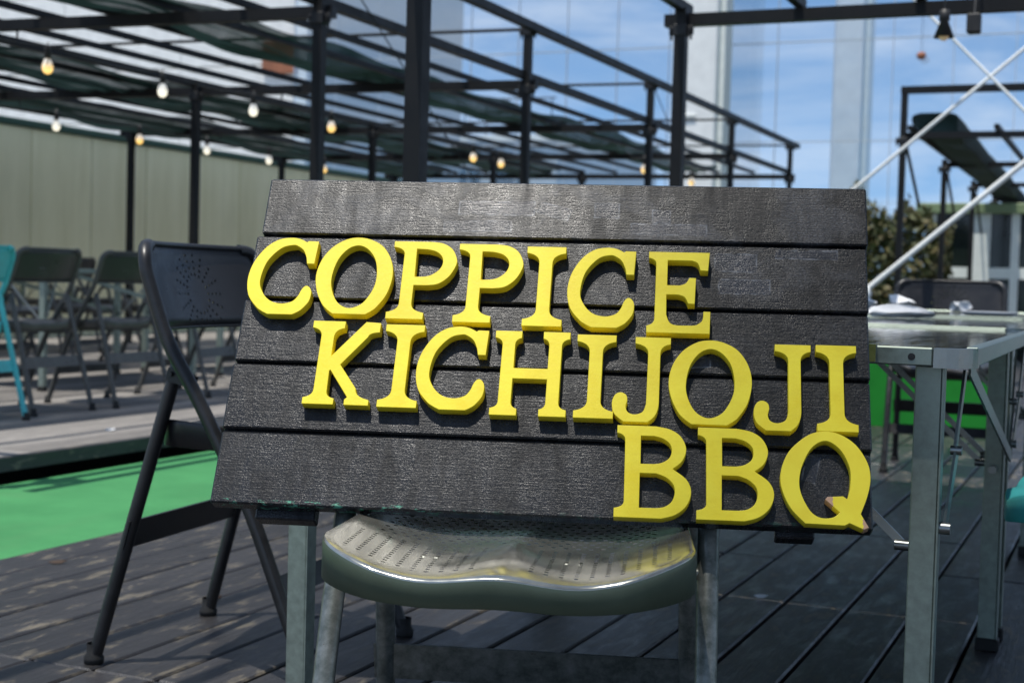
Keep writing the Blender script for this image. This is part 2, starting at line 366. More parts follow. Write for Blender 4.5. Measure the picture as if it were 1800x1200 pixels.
def steel_seat():
    t = NT('worn_seat_metal'); v = t.coord('Object'); x, y, z = t.xyz(v)
    nz = t.noise(v, 26, 6, 0.65); fine = t.noise(t.coord('Object', (40, 400, 40)), 1.0, 3)
    def cell(u, p): return t.math('SUBTRACT', u, t.math('MULTIPLY', t.math('ROUND', t.math('DIVIDE', u, p)), p))
    ax = t.math('ABSOLUTE', x)
    # rows of short slots pressed through the front half, staggered dots through the rear half
    cx = t.math('ABSOLUTE', cell(t.math('SUBTRACT', ax, 0.033), 0.0168)); cy = t.math('ABSOLUTE', cell(y, 0.0108))
    slot = t.math('MULTIPLY', t.math('LESS_THAN', cx, 0.0024), t.math('LESS_THAN', cy, 0.0020))
    frontedge = t.math('SUBTRACT', 0.535, t.math('MULTIPLY', t.math('POWER', t.math('DIVIDE', ax, 0.2), 3.0), 0.05))
    reg = t.math('MULTIPLY', t.math('MULTIPLY', t.math('GREATER_THAN', ax, 0.024), t.math('LESS_THAN', ax, 0.192)), t.math('MULTIPLY', t.math('GREATER_THAN', y, 0.38), t.math('LESS_THAN', y, frontedge)))
    ry = t.math('ABSOLUTE', cell(y, 0.015)); rx = t.math('ABSOLUTE', cell(t.math('ADD', x, t.math('MULTIPLY', t.math('ROUND', t.math('DIVIDE', y, 0.015)), 0.0075)), 0.015))
    dot = t.math('LESS_THAN', t.math('ADD', t.math('MULTIPLY', rx, rx), t.math('MULTIPLY', ry, ry)), 0.0030**2)
    reg2 = t.math('MULTIPLY', t.math('LESS_THAN', y, 0.365), t.math('MULTIPLY', t.math('GREATER_THAN', y, 0.20), t.math('LESS_THAN', ax, 0.17)))
    hole = t.math('MAXIMUM', t.math('MULTIPLY', slot, reg), t.math('MULTIPLY', dot, reg2))
    col = t.mix(t.ramp(nz, (0.35, 0.0), (0.65, 1.0)), (0.42, 0.42, 0.375), (0.54, 0.535, 0.475))
    stain = t.ramp(t.noise(v, 9, 5, 0.7), (0.56, 0.0), (0.72, 1.0)); col = t.mix(t.math('MULTIPLY', stain, 0.35), col, (0.30, 0.32, 0.24))
    t.set(Base_Color=col, Metallic=0.85, Roughness=t.ramp(nz, (0.3, 0.12), (0.7, 0.26))); t.bump(fine, 0.04, 0.0005)
    t.see_through(hole); MT['seat_metal'] = t.m
    t = NT('olive_green_paint'); v = t.coord('Object'); nz = t.noise(v, 30, 6, 0.65); sc = t.ramp(t.noise(t.coord('Object', (30, 30, 160)), 1.0, 6, 0.75), (0.66, 0.0), (0.70, 1.0))
    col = t.mix(nz, (0.075, 0.10, 0.066), (0.115, 0.145, 0.10)); col = t.mix(t.math('MULTIPLY', sc, 0.5), col, (0.22, 0.25, 0.19))
    t.set(Base_Color=col, Roughness=t.ramp(nz, (0.3, 0.34), (0.7, 0.5)), Metallic=0.3); MT['seat_green'] = t.m
    t = NT('worn_grey_tube'); v = t.coord('Object'); nz = t.noise(v, 45, 6, 0.7)
    col = t.mix(t.ramp(nz, (0.35, 0.0), (0.68, 1.0)), (0.10, 0.115, 0.10), (0.26, 0.27, 0.25)); rust = t.ramp(t.noise(v, 120, 4, 0.7), (0.68, 0.0), (0.72, 1.0))
    col = t.mix(t.math('MULTIPLY', rust, 0.6), col, (0.10, 0.06, 0.03)); t.set(Base_Color=col, Metallic=0.6, Roughness=0.36); MT['grey_tube'] = t.m
steel_seat()

def burst(name, base):
    """chair back pressed with a fan of round holes"""
    t = NT(name); v = t.coord('Object'); x, y, z = t.xyz(v); zz = t.math('SUBTRACT', z, 0.735)
    nz = t.noise(v, 22, 5, 0.6)
    r = t.math('SQRT', t.math('ADD', t.math('MULTIPLY', x, x), t.math('MULTIPLY', zz, zz))); an = t.math('ARCTAN2', zz, x)
    D = math.pi/9; da = t.math('SUBTRACT', an, t.math('MULTIPLY', t.math('ROUND', t.math('DIVIDE', an, D)), D))
    a = t.math('MULTIPLY', da, r); b = t.math('SUBTRACT', r, t.math('MULTIPLY', t.math('ROUND', t.math('DIVIDE', r, 0.0135)), 0.0135))
    d = t.math('ADD', t.math('MULTIPLY', a, a), t.math('MULTIPLY', b, b))
    m_ = t.math('MULTIPLY', t.math('LESS_THAN', d, 0.0030**2), t.math('MULTIPLY', t.math('GREATER_THAN', r, 0.034), t.math('LESS_THAN', r, 0.088)))
    t.set(Base_Color=t.mix(nz, tuple(c*0.75 for c in base), tuple(c*1.3 for c in base)), Roughness=t.ramp(nz, (0.3, 0.27), (0.7, 0.42)))
    t.see_through(m_); MT[name] = t.m
burst('black_pierced_back', (0.016, 0.016, 0.018)); burst('grey_pierced_back', (0.035, 0.035, 0.032)); burst('turquoise_pierced_back', (0.075, 0.52, 0.52))

def table_top():
    t = NT('table_top_laminate'); v = t.coord('World'); nz = t.noise(t.coord('World', (14, 2, 1)), 3.0, 6, 0.65); s = t.noise(v, 5, 5, 0.7)
    col = t.mix(t.ramp(s, (0.4, 0.0), (0.7, 1.0)), (0.035, 0.042, 0.040), (0.085, 0.092, 0.085))
    t.set(Base_Color=col, Roughness=t.ramp(nz, (0.3, 0.035), (0.7, 0.11)), Specular_IOR_Level=0.75); MT['table_top'] = t.m
table_top()
def leaf():
    t = NT('ivy_leaf'); rn = t.noise(t.coord('World'), 7.0, 3); col = t.ramp(rn, (0.3, (0.04, 0.06, 0.016)), (0.5, (0.09, 0.095, 0.03)), (0.7, (0.20, 0.14, 0.06)))
    t.set(Base_Color=col, Roughness=0.6); MT['leaf'] = t.m
leaf()

# ------------------------------------------------------------------ the setting: ground, deck, turf, platform
g = MB(); g.add([(-600, -600, -0.12), (600, -600, -0.12), (600, 1200, -0.12), (-600, 1200, -0.12)], [(0, 1, 2, 3)])
tag(g.build('ground', MT['stone_ground']), kind='structure')

PW = 0.153
deck = empty('deck', (0, 0, -0.03)); tag(deck, kind='structure')
PL = {}
def plank(name, wid, length, thick, mat, parent, loc):
    key = (name, round(wid, 3), round(length, 3), mat)
    if key not in PL: PL[key] = MB().box((0, 0, -thick), (wid, length, 0), 0.004).mesh(name, MT[mat])
    o = bpy.data.objects.new(name, PL[key]); link(o, parent); o.location = loc; return o
joists = MB().box((-2.755, -0.6, -0.088), (3.2, 16.2, -0.012))
joists.build('joist_bed', MT['void_black'], deck)
cuts = [-0.3, 2.2, 4.62, 7.1, 9.6, 12.6, 16.2]
for i in range(36):
    x0 = -2.755 + i*PW
    for j in range(len(cuts)-1):
        odd = (i // 3) % 2
        a = cuts[j] + (0 if j == 0 or not odd or j == 1 and i < 9 else -0.55); b = cuts[j+1] + (0 if (j+1) in (0, len(cuts)-1) or not odd or (j+1 == 1 and i < 9) else -0.55)
        plank('plank', PW-0.009, b-a-0.007, 0.03, 'deck_wood', deck, (x0+0.0045, a, 0.03+random.uniform(-0.0015, 0.0015)))
tf = MB().box((-3.70, -1.0, -0.11), (-2.757, 26, -0.004)); tag(tf.build('turf_strip', MT['green_turf']), kind='structure')

plat = empty('platform', (-3.8, 0, 0)); tag(plat, kind='structure')
MB().box((-6.3, 1.0, -0.115), (0.095, 26, -0.10)).build('under_platform', MT['void_black'], plat)  # black sheet paints in the shade of the gap under the platform
MB().box((-6.3, 1.0, -0.099), (-0.28, 26, 0.05)).build('platform_bed', MT['void_black'], plat)  # set back and black too, so the gap looks shaded
for i in range(17):
    for j in range(7):
        plank('plank', 0.146, 3.195, 0.03, 'platform_wood', plat, (-(i+1)*0.15+0.002, 1.0+j*3.2-(0.9 if i % 2 else 0), 0.083+random.uniform(-0.001, 0.001)))
MB().box((-6.3, 1.0, 0.052), (-2.553, 26, 0.082)).build('rear_planking', MT['platform_wood'], plat)
MB().box((0.001, 0.2, 0.028), (0.03, 23, 0.083), 0.002).build('edge_board', MT['deck_wood'], plat)

# ------------------------------------------------------------------ left boundary wall
wall = empty('boundary_wall', (-10.1, 3, 0)); tag(wall, 'pale green concrete panel wall with dark green coping behind the chairs', 'wall')
pm = MB().box((-0.10, 0, -0.1), (0, 0.884, 2.16), 0.008).mesh('panel', MT['pale_wall'])
for i in range(32):
    o = bpy.data.objects.new('panel', pm); link(o, wall); o.location = (random.uniform(-0.004, 0.004), i*0.9, 0)
MB().box((-0.09, 0, -0.1), (-0.02, 28.8, 2.14)).build('backing', MT['grey_render'], wall)
MB().box((-0.13, -0.05, 2.162), (0.04, 28.85, 2.235), 0.01).build('coping', MT['coping_green'], wall)

# ------------------------------------------------------------------ buildings behind
wb_ = empty('white_building', (-15.1, 24.2, 0)); tag(wb_, 'white building clad in wide horizontal panels behind the pale wall', 'building')
MB().box((-21.3, 0.03, -0.1), (-0.02, 7, 9.5)).build('wall', MT['grey_render'], wb_)
cl = MB().box((0, -0.03, 0), (3.02, 0.03, 0.52), 0.012).mesh('cladding_panel', MT['white_paint'])
for r in range(17):
    for c in range(7):
        o = bpy.data.objects.new('cladding_panel', cl); link(o, wb_); o.location = (-3.03-c*3.032, 0, 0.05+r*0.545)
MB().box((-21.4, -0.1, 9.5), (0.1, 7.1, 9.7)).build('roof', MT['grey_render'], wb_)
MB().box((-1.0, -0.12, 4.75), (-0.22, -0.04, 5.4), 0.01).build('brown_sign_panel', MT['terracotta'], wb_)
for k in range(4): MB().box((-5.6-k*3.4, -0.05, 3.0), (-4.0-k*3.4, -0.032, 3.62), 0.004).build('window', MT['dark_glass'], wb_)
gb = empty('grey_building', (-18.5, 33, 0)); tag(gb, 'pale grey low building with a roof railing beyond the pergola', 'building')
MB().box((-4, 0, -0.1), (5.2, 8, 4.3)).build('wall', MT['grey_render'], gb)
MB().box((-4.1, -0.1, 4.3), (5.3, 8.1, 4.45)).build('roof', MT['white_paint'], gb)
for k in range(6): MB().box((-3.2+k*1.35, -0.06, 2.6), (-2.3+k*1.35, -0.01, 3.6), 0.01).build('window', MT['dark_glass'], gb)
for k in range(16): MB().tube([(-4+k*0.6, 0.05, 4.45), (-4+k*0.6, 0.05, 5.35)], 0.02, 6).build('rail_post', MT['pergola_paint'], gb)
MB().tube([(-4.05, 0.05, 5.37), (5.1, 0.05, 5.37)], 0.025, 6).build('handrail', MT['pergola_paint'], gb)

# ------------------------------------------------------------------ glass wind screen with white columns
gs = empty('glass_screen', (-14.2, 22.3, 0)); tag(gs, 'tall clear glass wind screen with thin mullions between white columns', 'glass screen')
pane = MB().box((0.012, -0.006, 0.012), (0.878, 0.006, 1.54)).mesh('pane', MT['screen_glass'])
for i in range(20):
    for j in range(4):
        o = bpy.data.objects.new('pane', pane); link(o, gs); o.location = (i*0.89, 0, -0.02+j*1.552)
for i in range(21): MB().box((i*0.89-0.0045, -0.02, -0.1), (i*0.89+0.0045, 0.02, 6.2)).build('mullion', MT['mullion_grey'], gs)
for j in range(5):
    for i in range(20): MB().box((i*0.89+0.006, -0.018, -0.028+j*1.552), (i*0.89+0.884, 0.018, -0.014+j*1.552)).build('transom', MT['mullion_grey'], gs)
for (x0, x1, y0, nm) in ((-6.62, -5.92, 21.3, 'thick white column with small ledges standing behind the pergola'), (-4.80, -4.33, 24.6, 'slimmer white column right of the thick one, behind the glass screen')):
    c = empty('column', ((x0+x1)/2, y0, 0)); tag(c, nm, 'column'); w = (x1-x0)/2
    MB().box((-w, -0.3, -0.1), (w, 0.3, 8.4), 0.02).build('shaft', MT['white_paint'], c)
    MB().box((w+0.001, -0.2, -0.1), (w+0.10, 0.2, 8.3), 0.01).build('side_flange', MT['cream_frame'], c)
    for zz in ((1.80, 2.08, 3.35) if w > 0.3 else ()): MB().box((-w*0.65, -0.335, zz), (w*0.15, -0.301, zz+0.035), 0.004).build('ledge', MT['white_paint'], c)

# ------------------------------------------------------------------ shop front and ivy
sf = empty('shop_front', (-2.42, 19, 0)); tag(sf, 'dark glazed shop front with pale green frames and a green fascia', 'shop front')
for k, x in enumerate((0.0, 0.56, 1.02, 1.62, 2.3, 3.0)):
    MB().box((x-0.05, -0.05, -0.1), (x+(0.16 if k == 1 else 0.05), 0.05, 1.80)).build('mullion', MT['cream_frame'], sf)
for a, b in ((0.05, 0.51), (0.72, 0.97), (1.07, 1.57), (1.67, 2.25), (2.35, 2.95)):
    MB().box((a, 0, 0), (b, 0.02, 0.98)).build('pane', MT['dark_glass'], sf); MB().box((a, 0, 1.12), (b, 0.02, 1.80)).build('pane', MT['dark_glass'], sf)
    MB().box((a, -0.04, 0.981), (b, 0.04, 1.119)).build('transom', MT['cream_frame'], sf)
MB().box((-0.2, -0.12, 1.801), (3.2, 0.2, 1.93), 0.01).build('fascia', MT['fascia_green'], sf)
MB().box((-0.06, 0.021, -0.1), (3.06, 2.5, 1.80)).build('interior', MT['void_black'], sf)
hg = empty('ivy_hedge', (-2.55, 17.0, 0)); tag(hg, 'brown and green ivy hedge beside the shop front', 'hedge')
lv = MB(); rg = random.Random(3)
for i in range(7500):
    x, y = rg.uniform(-0.62, 0.60), rg.gauss(0, 0.13); z = rg.uniform(0, 1.86 - 0.30*(x+0.62) + 0.10*math.sin(x*9)+0.08*math.sin(x*23)+abs(rg.gauss(0, 0.05)))
    s = rg.uniform(0.016, 0.06); d1 = Vector((rg.gauss(0, 1), rg.gauss(0, .6), rg.gauss(0, 1))).normalized(); d2 = d1.orthogonal().normalized()
    d2 = Matrix.Rotation(rg.uniform(0, 6.28), 3, d1) @ d2; c = Vector((x, y, z))
    lv.add([c-d1*s, c+d2*s*0.6, c+d1*s*1.2, c-d2*s*0.6], [(0, 1, 2, 3)])
tag(lv.build('foliage', MT['leaf'], hg), kind='stuff')
for k in range(7): MB().tube([(-0.5+k*0.17, 0, -0.1), (-0.47+k*0.17, 0.04, 0.8), (-0.5+k*0.165, 0, 1.6)], [0.02, 0.015, 0.008], 6).build('stem', MT['bark'], hg)

gbx = empty('green_board', (-1.6, 8.35, 0)); tag(gbx, 'vivid green low partition board behind the far black chair', 'partition'); gbx.rotation_euler = (0, 0, R(3))
MB().box((-1.2, 0, 0.0), (0.92, 0.05, 0.60), 0.004).build('panel', MT['green_board'], gbx)
for x in (-1.1, -0.1, 0.85): MB().box((x, 0.051, 0), (x+0.05, 0.10, 0.58)).build('post', MT['void_black'], gbx)
for x in (-1.1, -0.1, 0.85): MB().box((x-0.01, 0.051, 0.0), (x+0.06, 0.35, 0.0)).build('foot', MT['void_black'], gbx) if False else None

# ------------------------------------------------------------------ pergolas
H1, H2, RP = 2.10, 2.475, 0.026
def clamp(p, parent):
    mb = MB(); mb.box((-0.034, -0.034, -0.03), (0.034, 0.034, 0.03), 0.005)
    mb.box((0.028, -0.008, -0.022), (0.062, 0.008, 0.022), 0.003); mb.box((-0.062, -0.008, -0.022), (-0.028, 0.008, 0.022), 0.003)
    for sx in (-0.05, 0.05): mb.tube([(sx, -0.025, 0.004), (sx, 0.025, 0.004)], 0.007, 6); mb.tube([(sx, 0.0, -0.045), (sx, 0.0, 0.035)], 0.006, 6)
    if 'clamp' not in PL: PL['clamp'] = mb.mesh('clamp', MT['clamp_black'])
    o = bpy.data.objects.new('clamp', PL['clamp']); link(o, parent); o.location = p
def pipe(name, p, q, parent, r=RP):
    if r < 0.016: return MB().tube([p, q], r, 8).build(name, MT['pergola_paint'], parent)
    vert = abs(p[2]-q[2]) > 1.0
    return MB().bar(p, q, 2*r, 2*r, (0, 1, 0) if vert else (0, 0, 1)).build(name, MT['pergola_paint'], parent)

pg = empty('pergola', (-3.78, 6.16, 0)); tag(pg, 'large dark steel pipe pergola over the raised platform at left', 'pergola')
SK = 0.066
PX, PY = [0, -2.55, -5.1], [-2.63, 0, 2.64, 5.27, 7.9, 10.55]
for ix, x in enumerate(PX):
    for y in PY:
        y = y+SK*x
        top = H2 + 0.02 if ix == 0 else H1 + 0.06
        pipe('post', (x, y, 0.0), (x, y, top), pg)
        MB().box((x-0.06, y-0.06, 0.0835), (x+0.06, y+0.06, 0.092)).build('base_plate', MT['clamp_black'], pg) if ix else None
        clamp((x, y, H1-0.04), pg)
        if ix == 0: clamp((x, y, H2-0.03), pg)
for y in PY: pipe('beam', (0.05, y+0.055, H1), (-5.25, y+0.055-SK*5.3, H1), pg, 0.029)
pipe('top_rail', (0.056, PY[0]-0.3, H2-0.01), (0.056, PY[-1]+0.15, H2-0.01), pg)
for y in PY[1:]: pipe('cross_rail', (0.0, y+0.054, H2-0.005), (-5.2, y+0.054-SK*5.2, H2-0.005), pg, 0.012)
for k in range(13): pipe('rafter', (-k*0.425-0.03, PY[0]-0.2-SK*k*0.425, H1+0.058), (-k*0.425-0.03, PY[-1]+0.12-SK*k*0.425, H1+0.058), pg, 0.0175 if k % 6 else 0.025)
for a, b in ((1, 2), (3, 4)): pipe('brace_wire', (0.03, PY[a], H2-0.05), (0.03, PY[b], 0.9), pg, 0.004)

pg2 = empty('pergola', (-2.11, 4.03, 0)); tag(pg2, 'dark steel pipe pergola with the thick near post behind the sign', 'pergola')
YF = 2.80
for x, y in ((0, 0), (0, YF), (4.6, 0), (4.6, YF), (0.0, -5.0), (4.6, -5.0)):
    pipe('post', (x, y, 0.0), (x, y, H1+0.05), pg2, 0.029); clamp((x, y, H1-0.06), pg2)
for y in (-5.0, 0, YF): pipe('beam', (-0.1, y+0.058, H1), (4.75, y+0.058, H1), pg2, 0.030)
for k in range(9): pipe('rafter', (k*0.57, 0.03, H1+0.06), (k*0.57, YF+0.12, H1+0.06), pg2, 0.022)
for x in (-0.02, 0.32, 2.5, 3.2, 3.9, 4.6): pipe('rafter', (x, -5.2, H1+0.06), (x, 0.02, H1+0.06), pg2, 0.022)

pg3 = empty('pergola', (-1.84, 12.35, 0)); tag(pg3, 'far dark steel pipe pergola at right carrying a black rolled net', 'pergola')
for y in (0, 2.86, 5.7, 8.5):
    for x in (0, 3.0):
        pipe('post', (x, y, 0.0), (x, y, H2 if y == 0 else H1+0.05), pg3); clamp((x, y, H1-0.05), pg3)
    pipe('beam', (-0.02, y+0.055, H1), (3.1, y+0.055, H1), pg3)
pipe('beam', (-0.03, 0.0, H2), (3.1, 0.0, H2), pg3, 0.03)
for x in (0.06, 0.75, 1.5, 2.25, 2.94): pipe('rafter', (x, -0.05, H1+0.056), (x, 8.6, H1+0.056), pg3, 0.02)
for k in range(3): pipe('strut', (0.03, 2.86*k, H1-0.1), (0.03, 2.86*k+0.9, H1-0.55), pg3, 0.014)

# gathered shade nets lying on the pergola
def net_sheet(name, x0, x1, y0, y1, z, mat, label, sag=0.06, folds=5, seed=1, nu=26, nv=60, cat='shade net', group=None):
    rg = random.Random(seed); ph = [rg.uniform(0, 6.28) for _ in range(6)]; V, F = [], []
    for j in range(nv+1):
        y = y0+(y1-y0)*j/nv
        for i in range(nu+1):
            u = i/nu; x = x0+(x1-x0)*u + 0.025*math.sin(y*0.7+ph[0])*(1-u)+0.03*math.sin(y*0.9+ph[1])*u
            zz = z - sag*math.sin(math.pi*u)*(0.7+0.3*math.sin(y*2.39+ph[2])) + 0.020*math.sin(folds*6.28*u+0.8*math.sin(y*1.3+ph[3]))+0.015*math.sin(y*5+ph[4]+u*9)
            V.append((x, y-y0, zz))
    for j in range(nv):
        for i in range(nu): k = j*(nu+1)+i; F.append((k, k+1, k+nu+2, k+nu+1))
    mb = MB(); mb.add(V, F, True); o = mb.build(name, MT[mat]); o.location = (0, y0, 0)
    return tag(o, label, cat, group)
net_sheet('shade_net', -5.22, -4.60, 3.6, 16.6, H1+0.10, 'shade_net', 'bunched dark green shade net on the pergola, nearest of the three', 0.10, 5, 3, 26, 120)
net_sheet('shade_net', -7.55, -6.62, 4.0, 16.6, H1+0.09, 'shade_net', 'bunched dark green shade net along the middle of the pergola', 0.10, 6, 5, 30, 120)
net_sheet('shade_net', -9.0, -8.10, 5.0, 16.6, H1+0.09, 'shade_net', 'bunched dark green shade net beside the pale wall', 0.12, 6, 9, 30, 120)
net_sheet('shade_net', -1.15, 2.5, -1.0, 5.35, H1+0.13, 'overhead_net', 'unseen dark green net added overhead to shade the sign and table', 0.08, 3, 11, 30, 50)  # out of view, added to shade the right half of the sign
rl = MB(); NR, NS, VV, FF = 60, 22, [], []; rr_ = random.Random(21)
for k in range(NR):
    y = 12.42+k*0.14; cz = 2.235-0.002*k+0.003*math.sin(k*0.8)
    for q in range(NS):
        a_ = 2*math.pi*q/NS; c_, s_ = math.cos(a_), math.sin(a_)
        px = math.copysign(abs(c_)**0.55, c_)*(0.19+0.003*math.sin(k*0.5+q)); pz = math.copysign(abs(s_)**0.6, s_)*(0.055+0.003*math.sin(k*1.3+q*2)+rr_.uniform(-0.004, 0.004))
        VV.append((-1.60+px+0.006*math.sin(k*0.21), y, cz+pz-(0.05*(1+c_) if s_ < 0 else 0)))
for k in range(NR-1):
    for q in range(NS): q2 = (q+1) % NS; FF.append((k*NS+q, k*NS+q2, (k+1)*NS+q2, (k+1)*NS+q))
FF += [tuple(range(NS)), tuple(reversed(range((NR-1)*NS, NR*NS)))]
rl.add(VV, FF, True)
o = rl.build('net_roll', MT['roll_net']); tag(o, 'thick black rolled net slung under the far right pergola', 'net roll')

# ------------------------------------------------------------------ light strings, pendant lamp, white tension braces
bs, bg_, bw = None, None, None
def bulb_meshes():
    s = MB().lathe([(0, 0.03), (0.004, 0.03), (0.004, 0.012), (0.015, 0.010), (0.019, -0.005), (0.019, -0.062), (0.0, -0.064)], (0, 0, 0), 10).mesh('socket', MT['socket_black'])
    prof = [(0.012, -0.05), (0.016, -0.062), (0.026, -0.085), (0.031, -0.105), (0.031, -0.118), (0.025, -0.135), (0.013, -0.146), (0.0, -0.149)]
    a = MB().lathe(prof, (0, 0, 0), 14).mesh('bulb', MT['bulb_warm']); b = MB().lathe(prof, (0, 0, 0), 14).mesh('bulb', MT['bulb_white'])
    return s, a, b
bs, bg_, bw = bulb_meshes()
def string(x, ys, label, seed, z=2.03):
    rg = random.Random(seed); root = empty('light_string', (x, ys[0]-0.5, z)); tag(root, label, 'light string')
    Y = [-0.0] + [y-ys[0]+0.5 for y in ys] + [ys[-1]-ys[0]+1.0]; P = []
    for a, b in zip(Y[:-1], Y[1:]):
        for k in range(5): t = k/5; P.append((0, a+(b-a)*t, 0.035*(1-4*t*(1-t))*0 - 0.05*4*t*(1-t)*0.6))
    P.append((0, Y[-1], 0)); MB().tube(P, 0.005, 5).build('cable', MT['socket_black'], root)
    for py in PY:
        yb = 6.16+py+0.055+SK*(x+3.78)-(ys[0]-0.5)
        if 0.0 < yb < Y[-1]: MB().tube([(0, yb, -0.008), (0, yb, H1-z-0.02)], 0.006, 6).build('tie', MT['socket_black'], root)
    for y in ys:
        o = bpy.data.objects.new('bulb', bg_ if rg.random() < 0.62 else bw); link(o, root); o.location = (rg.uniform(-0.01, 0.01), y-ys[0]+0.5, -0.01)
        q = bpy.data.objects.new('socket', bs); link(q, o)
string(-5.66, [5.3, 6.34, 7.36, 8.38, 9.42, 11.98, 12.6], 'string of glowing bulbs nearest the camera, under the pergola at left', 2)
string(-7.94, [6.9, 7.95, 8.98, 10.03, 11.0, 12.05, 13.1], 'string of glowing bulbs nearer the pale wall', 5)
string(-4.35, [13.0, 14.6], 'short string of bulbs deep in the pergola above the sign', 8, 2.0)
pl = empty('pendant_lamp', (-0.815, 6.52, 1.90)); tag(pl, 'small black cone pendant lamp hanging under the top right beam', 'lamp')
MB().tube([(-0.155, 0, 0.27), (0.415, 0, 0.27)], 0.004, 6).build('hanging_wire', MT['socket_black'], pl)
MB().tube([(0, 0, 0.10), (0, 0, 0.27)], 0.004, 6).build('cord', MT['socket_black'], pl)
MB().lathe([(0, 0.125), (0.022, 0.12), (0.024, 0.075), (0.018, 0.07), (0.045, 0.0), (0.042, 0.0), (0.014, 0.066)], (0, 0, 0), 16).build('shade', MT['socket_black'], pl)
MB().lathe([(0.010, 0.05), (0.022, 0.02), (0.022, 0.0), (0.012, -0.012), (0, -0.015)], (0, 0, 0), 12).build('bulb', MT['bulb_warm'], pl)
sp = empty('spot_box', (-0.70, 6.62, 1.93)); tag(sp, 'little black box fitting hanging beside the cone lamp', 'light fitting')
MB().box((-0.03, -0.03, 0), (0.03, 0.03, 0.085), 0.006).build('housing', MT['socket_black'], sp)
MB().tube(smooth_path([(0, 0, 0.085), (0, 0.05, 0.2), (0, 0.15, 0.255), (0, 0.245, 0.215)]), 0.006, 6).build('arm', MT['socket_black'], sp)

br = empty('cross_brace', (-1.59, 9.5, 0)); tag(br, 'white steel cross bracing rods between two white posts at right', 'bracing')
def brod(p, q, r): MB().tube([p, q], r, 8).build('rod', MT['white_paint'], br)
brod((-0.05, 0, 0.765), (3.0, 0, 3.42), 0.018); brod((-0.35, 0.06, 1.27), (1.9, 0.06, 3.2), 0.012); brod((-0.1, -0.05, 2.98), (2.1, -0.05, 0.70), 0.010)
MB().lathe([(0, -0.05), (0.05, -0.05), (0.06, 0), (0.05, 0.05), (0, 0.05)], (-0.05, 0, 0.76), 10).build('anchor', MT['white_paint'], br)
MB().tube([(-0.2, 0.03, 0.0), (-0.2, 0.03, 0.82)], 0.05, 10).build('post', MT['white_paint'], br)
MB().tube([(3.05, 0.03, 0.0), (3.05, 0.03, 3.5)], 0.06, 10).build('post', MT['white_paint'], br)
MB().box((-0.25, 0.0, 0.70), (-0.05, 0.06, 0.80), 0.01).build('bracket', MT['white_paint'], br)
hn = empty('hanging_weight', (-3.075, 22.1, 0)); tag(hn, 'small brown round disc fixed on the glass screen', 'disc')
MB().lathe([(0, 0), (0.05, -0.01), (0.075, -0.055), (0.05, -0.11), (0, -0.12)], (0, 0, 4.38), 14).build('disc', MT['terracotta'], hn)
MB().tube([(0, 0, 4.38), (0, 0, 6.16)], 0.004, 5).build('wire', MT['socket_black'], hn)
MB().tube([(0, 0, 6.165), (0, 0.21, 6.165)], 0.008, 5).build('hook', MT['socket_black'], hn)

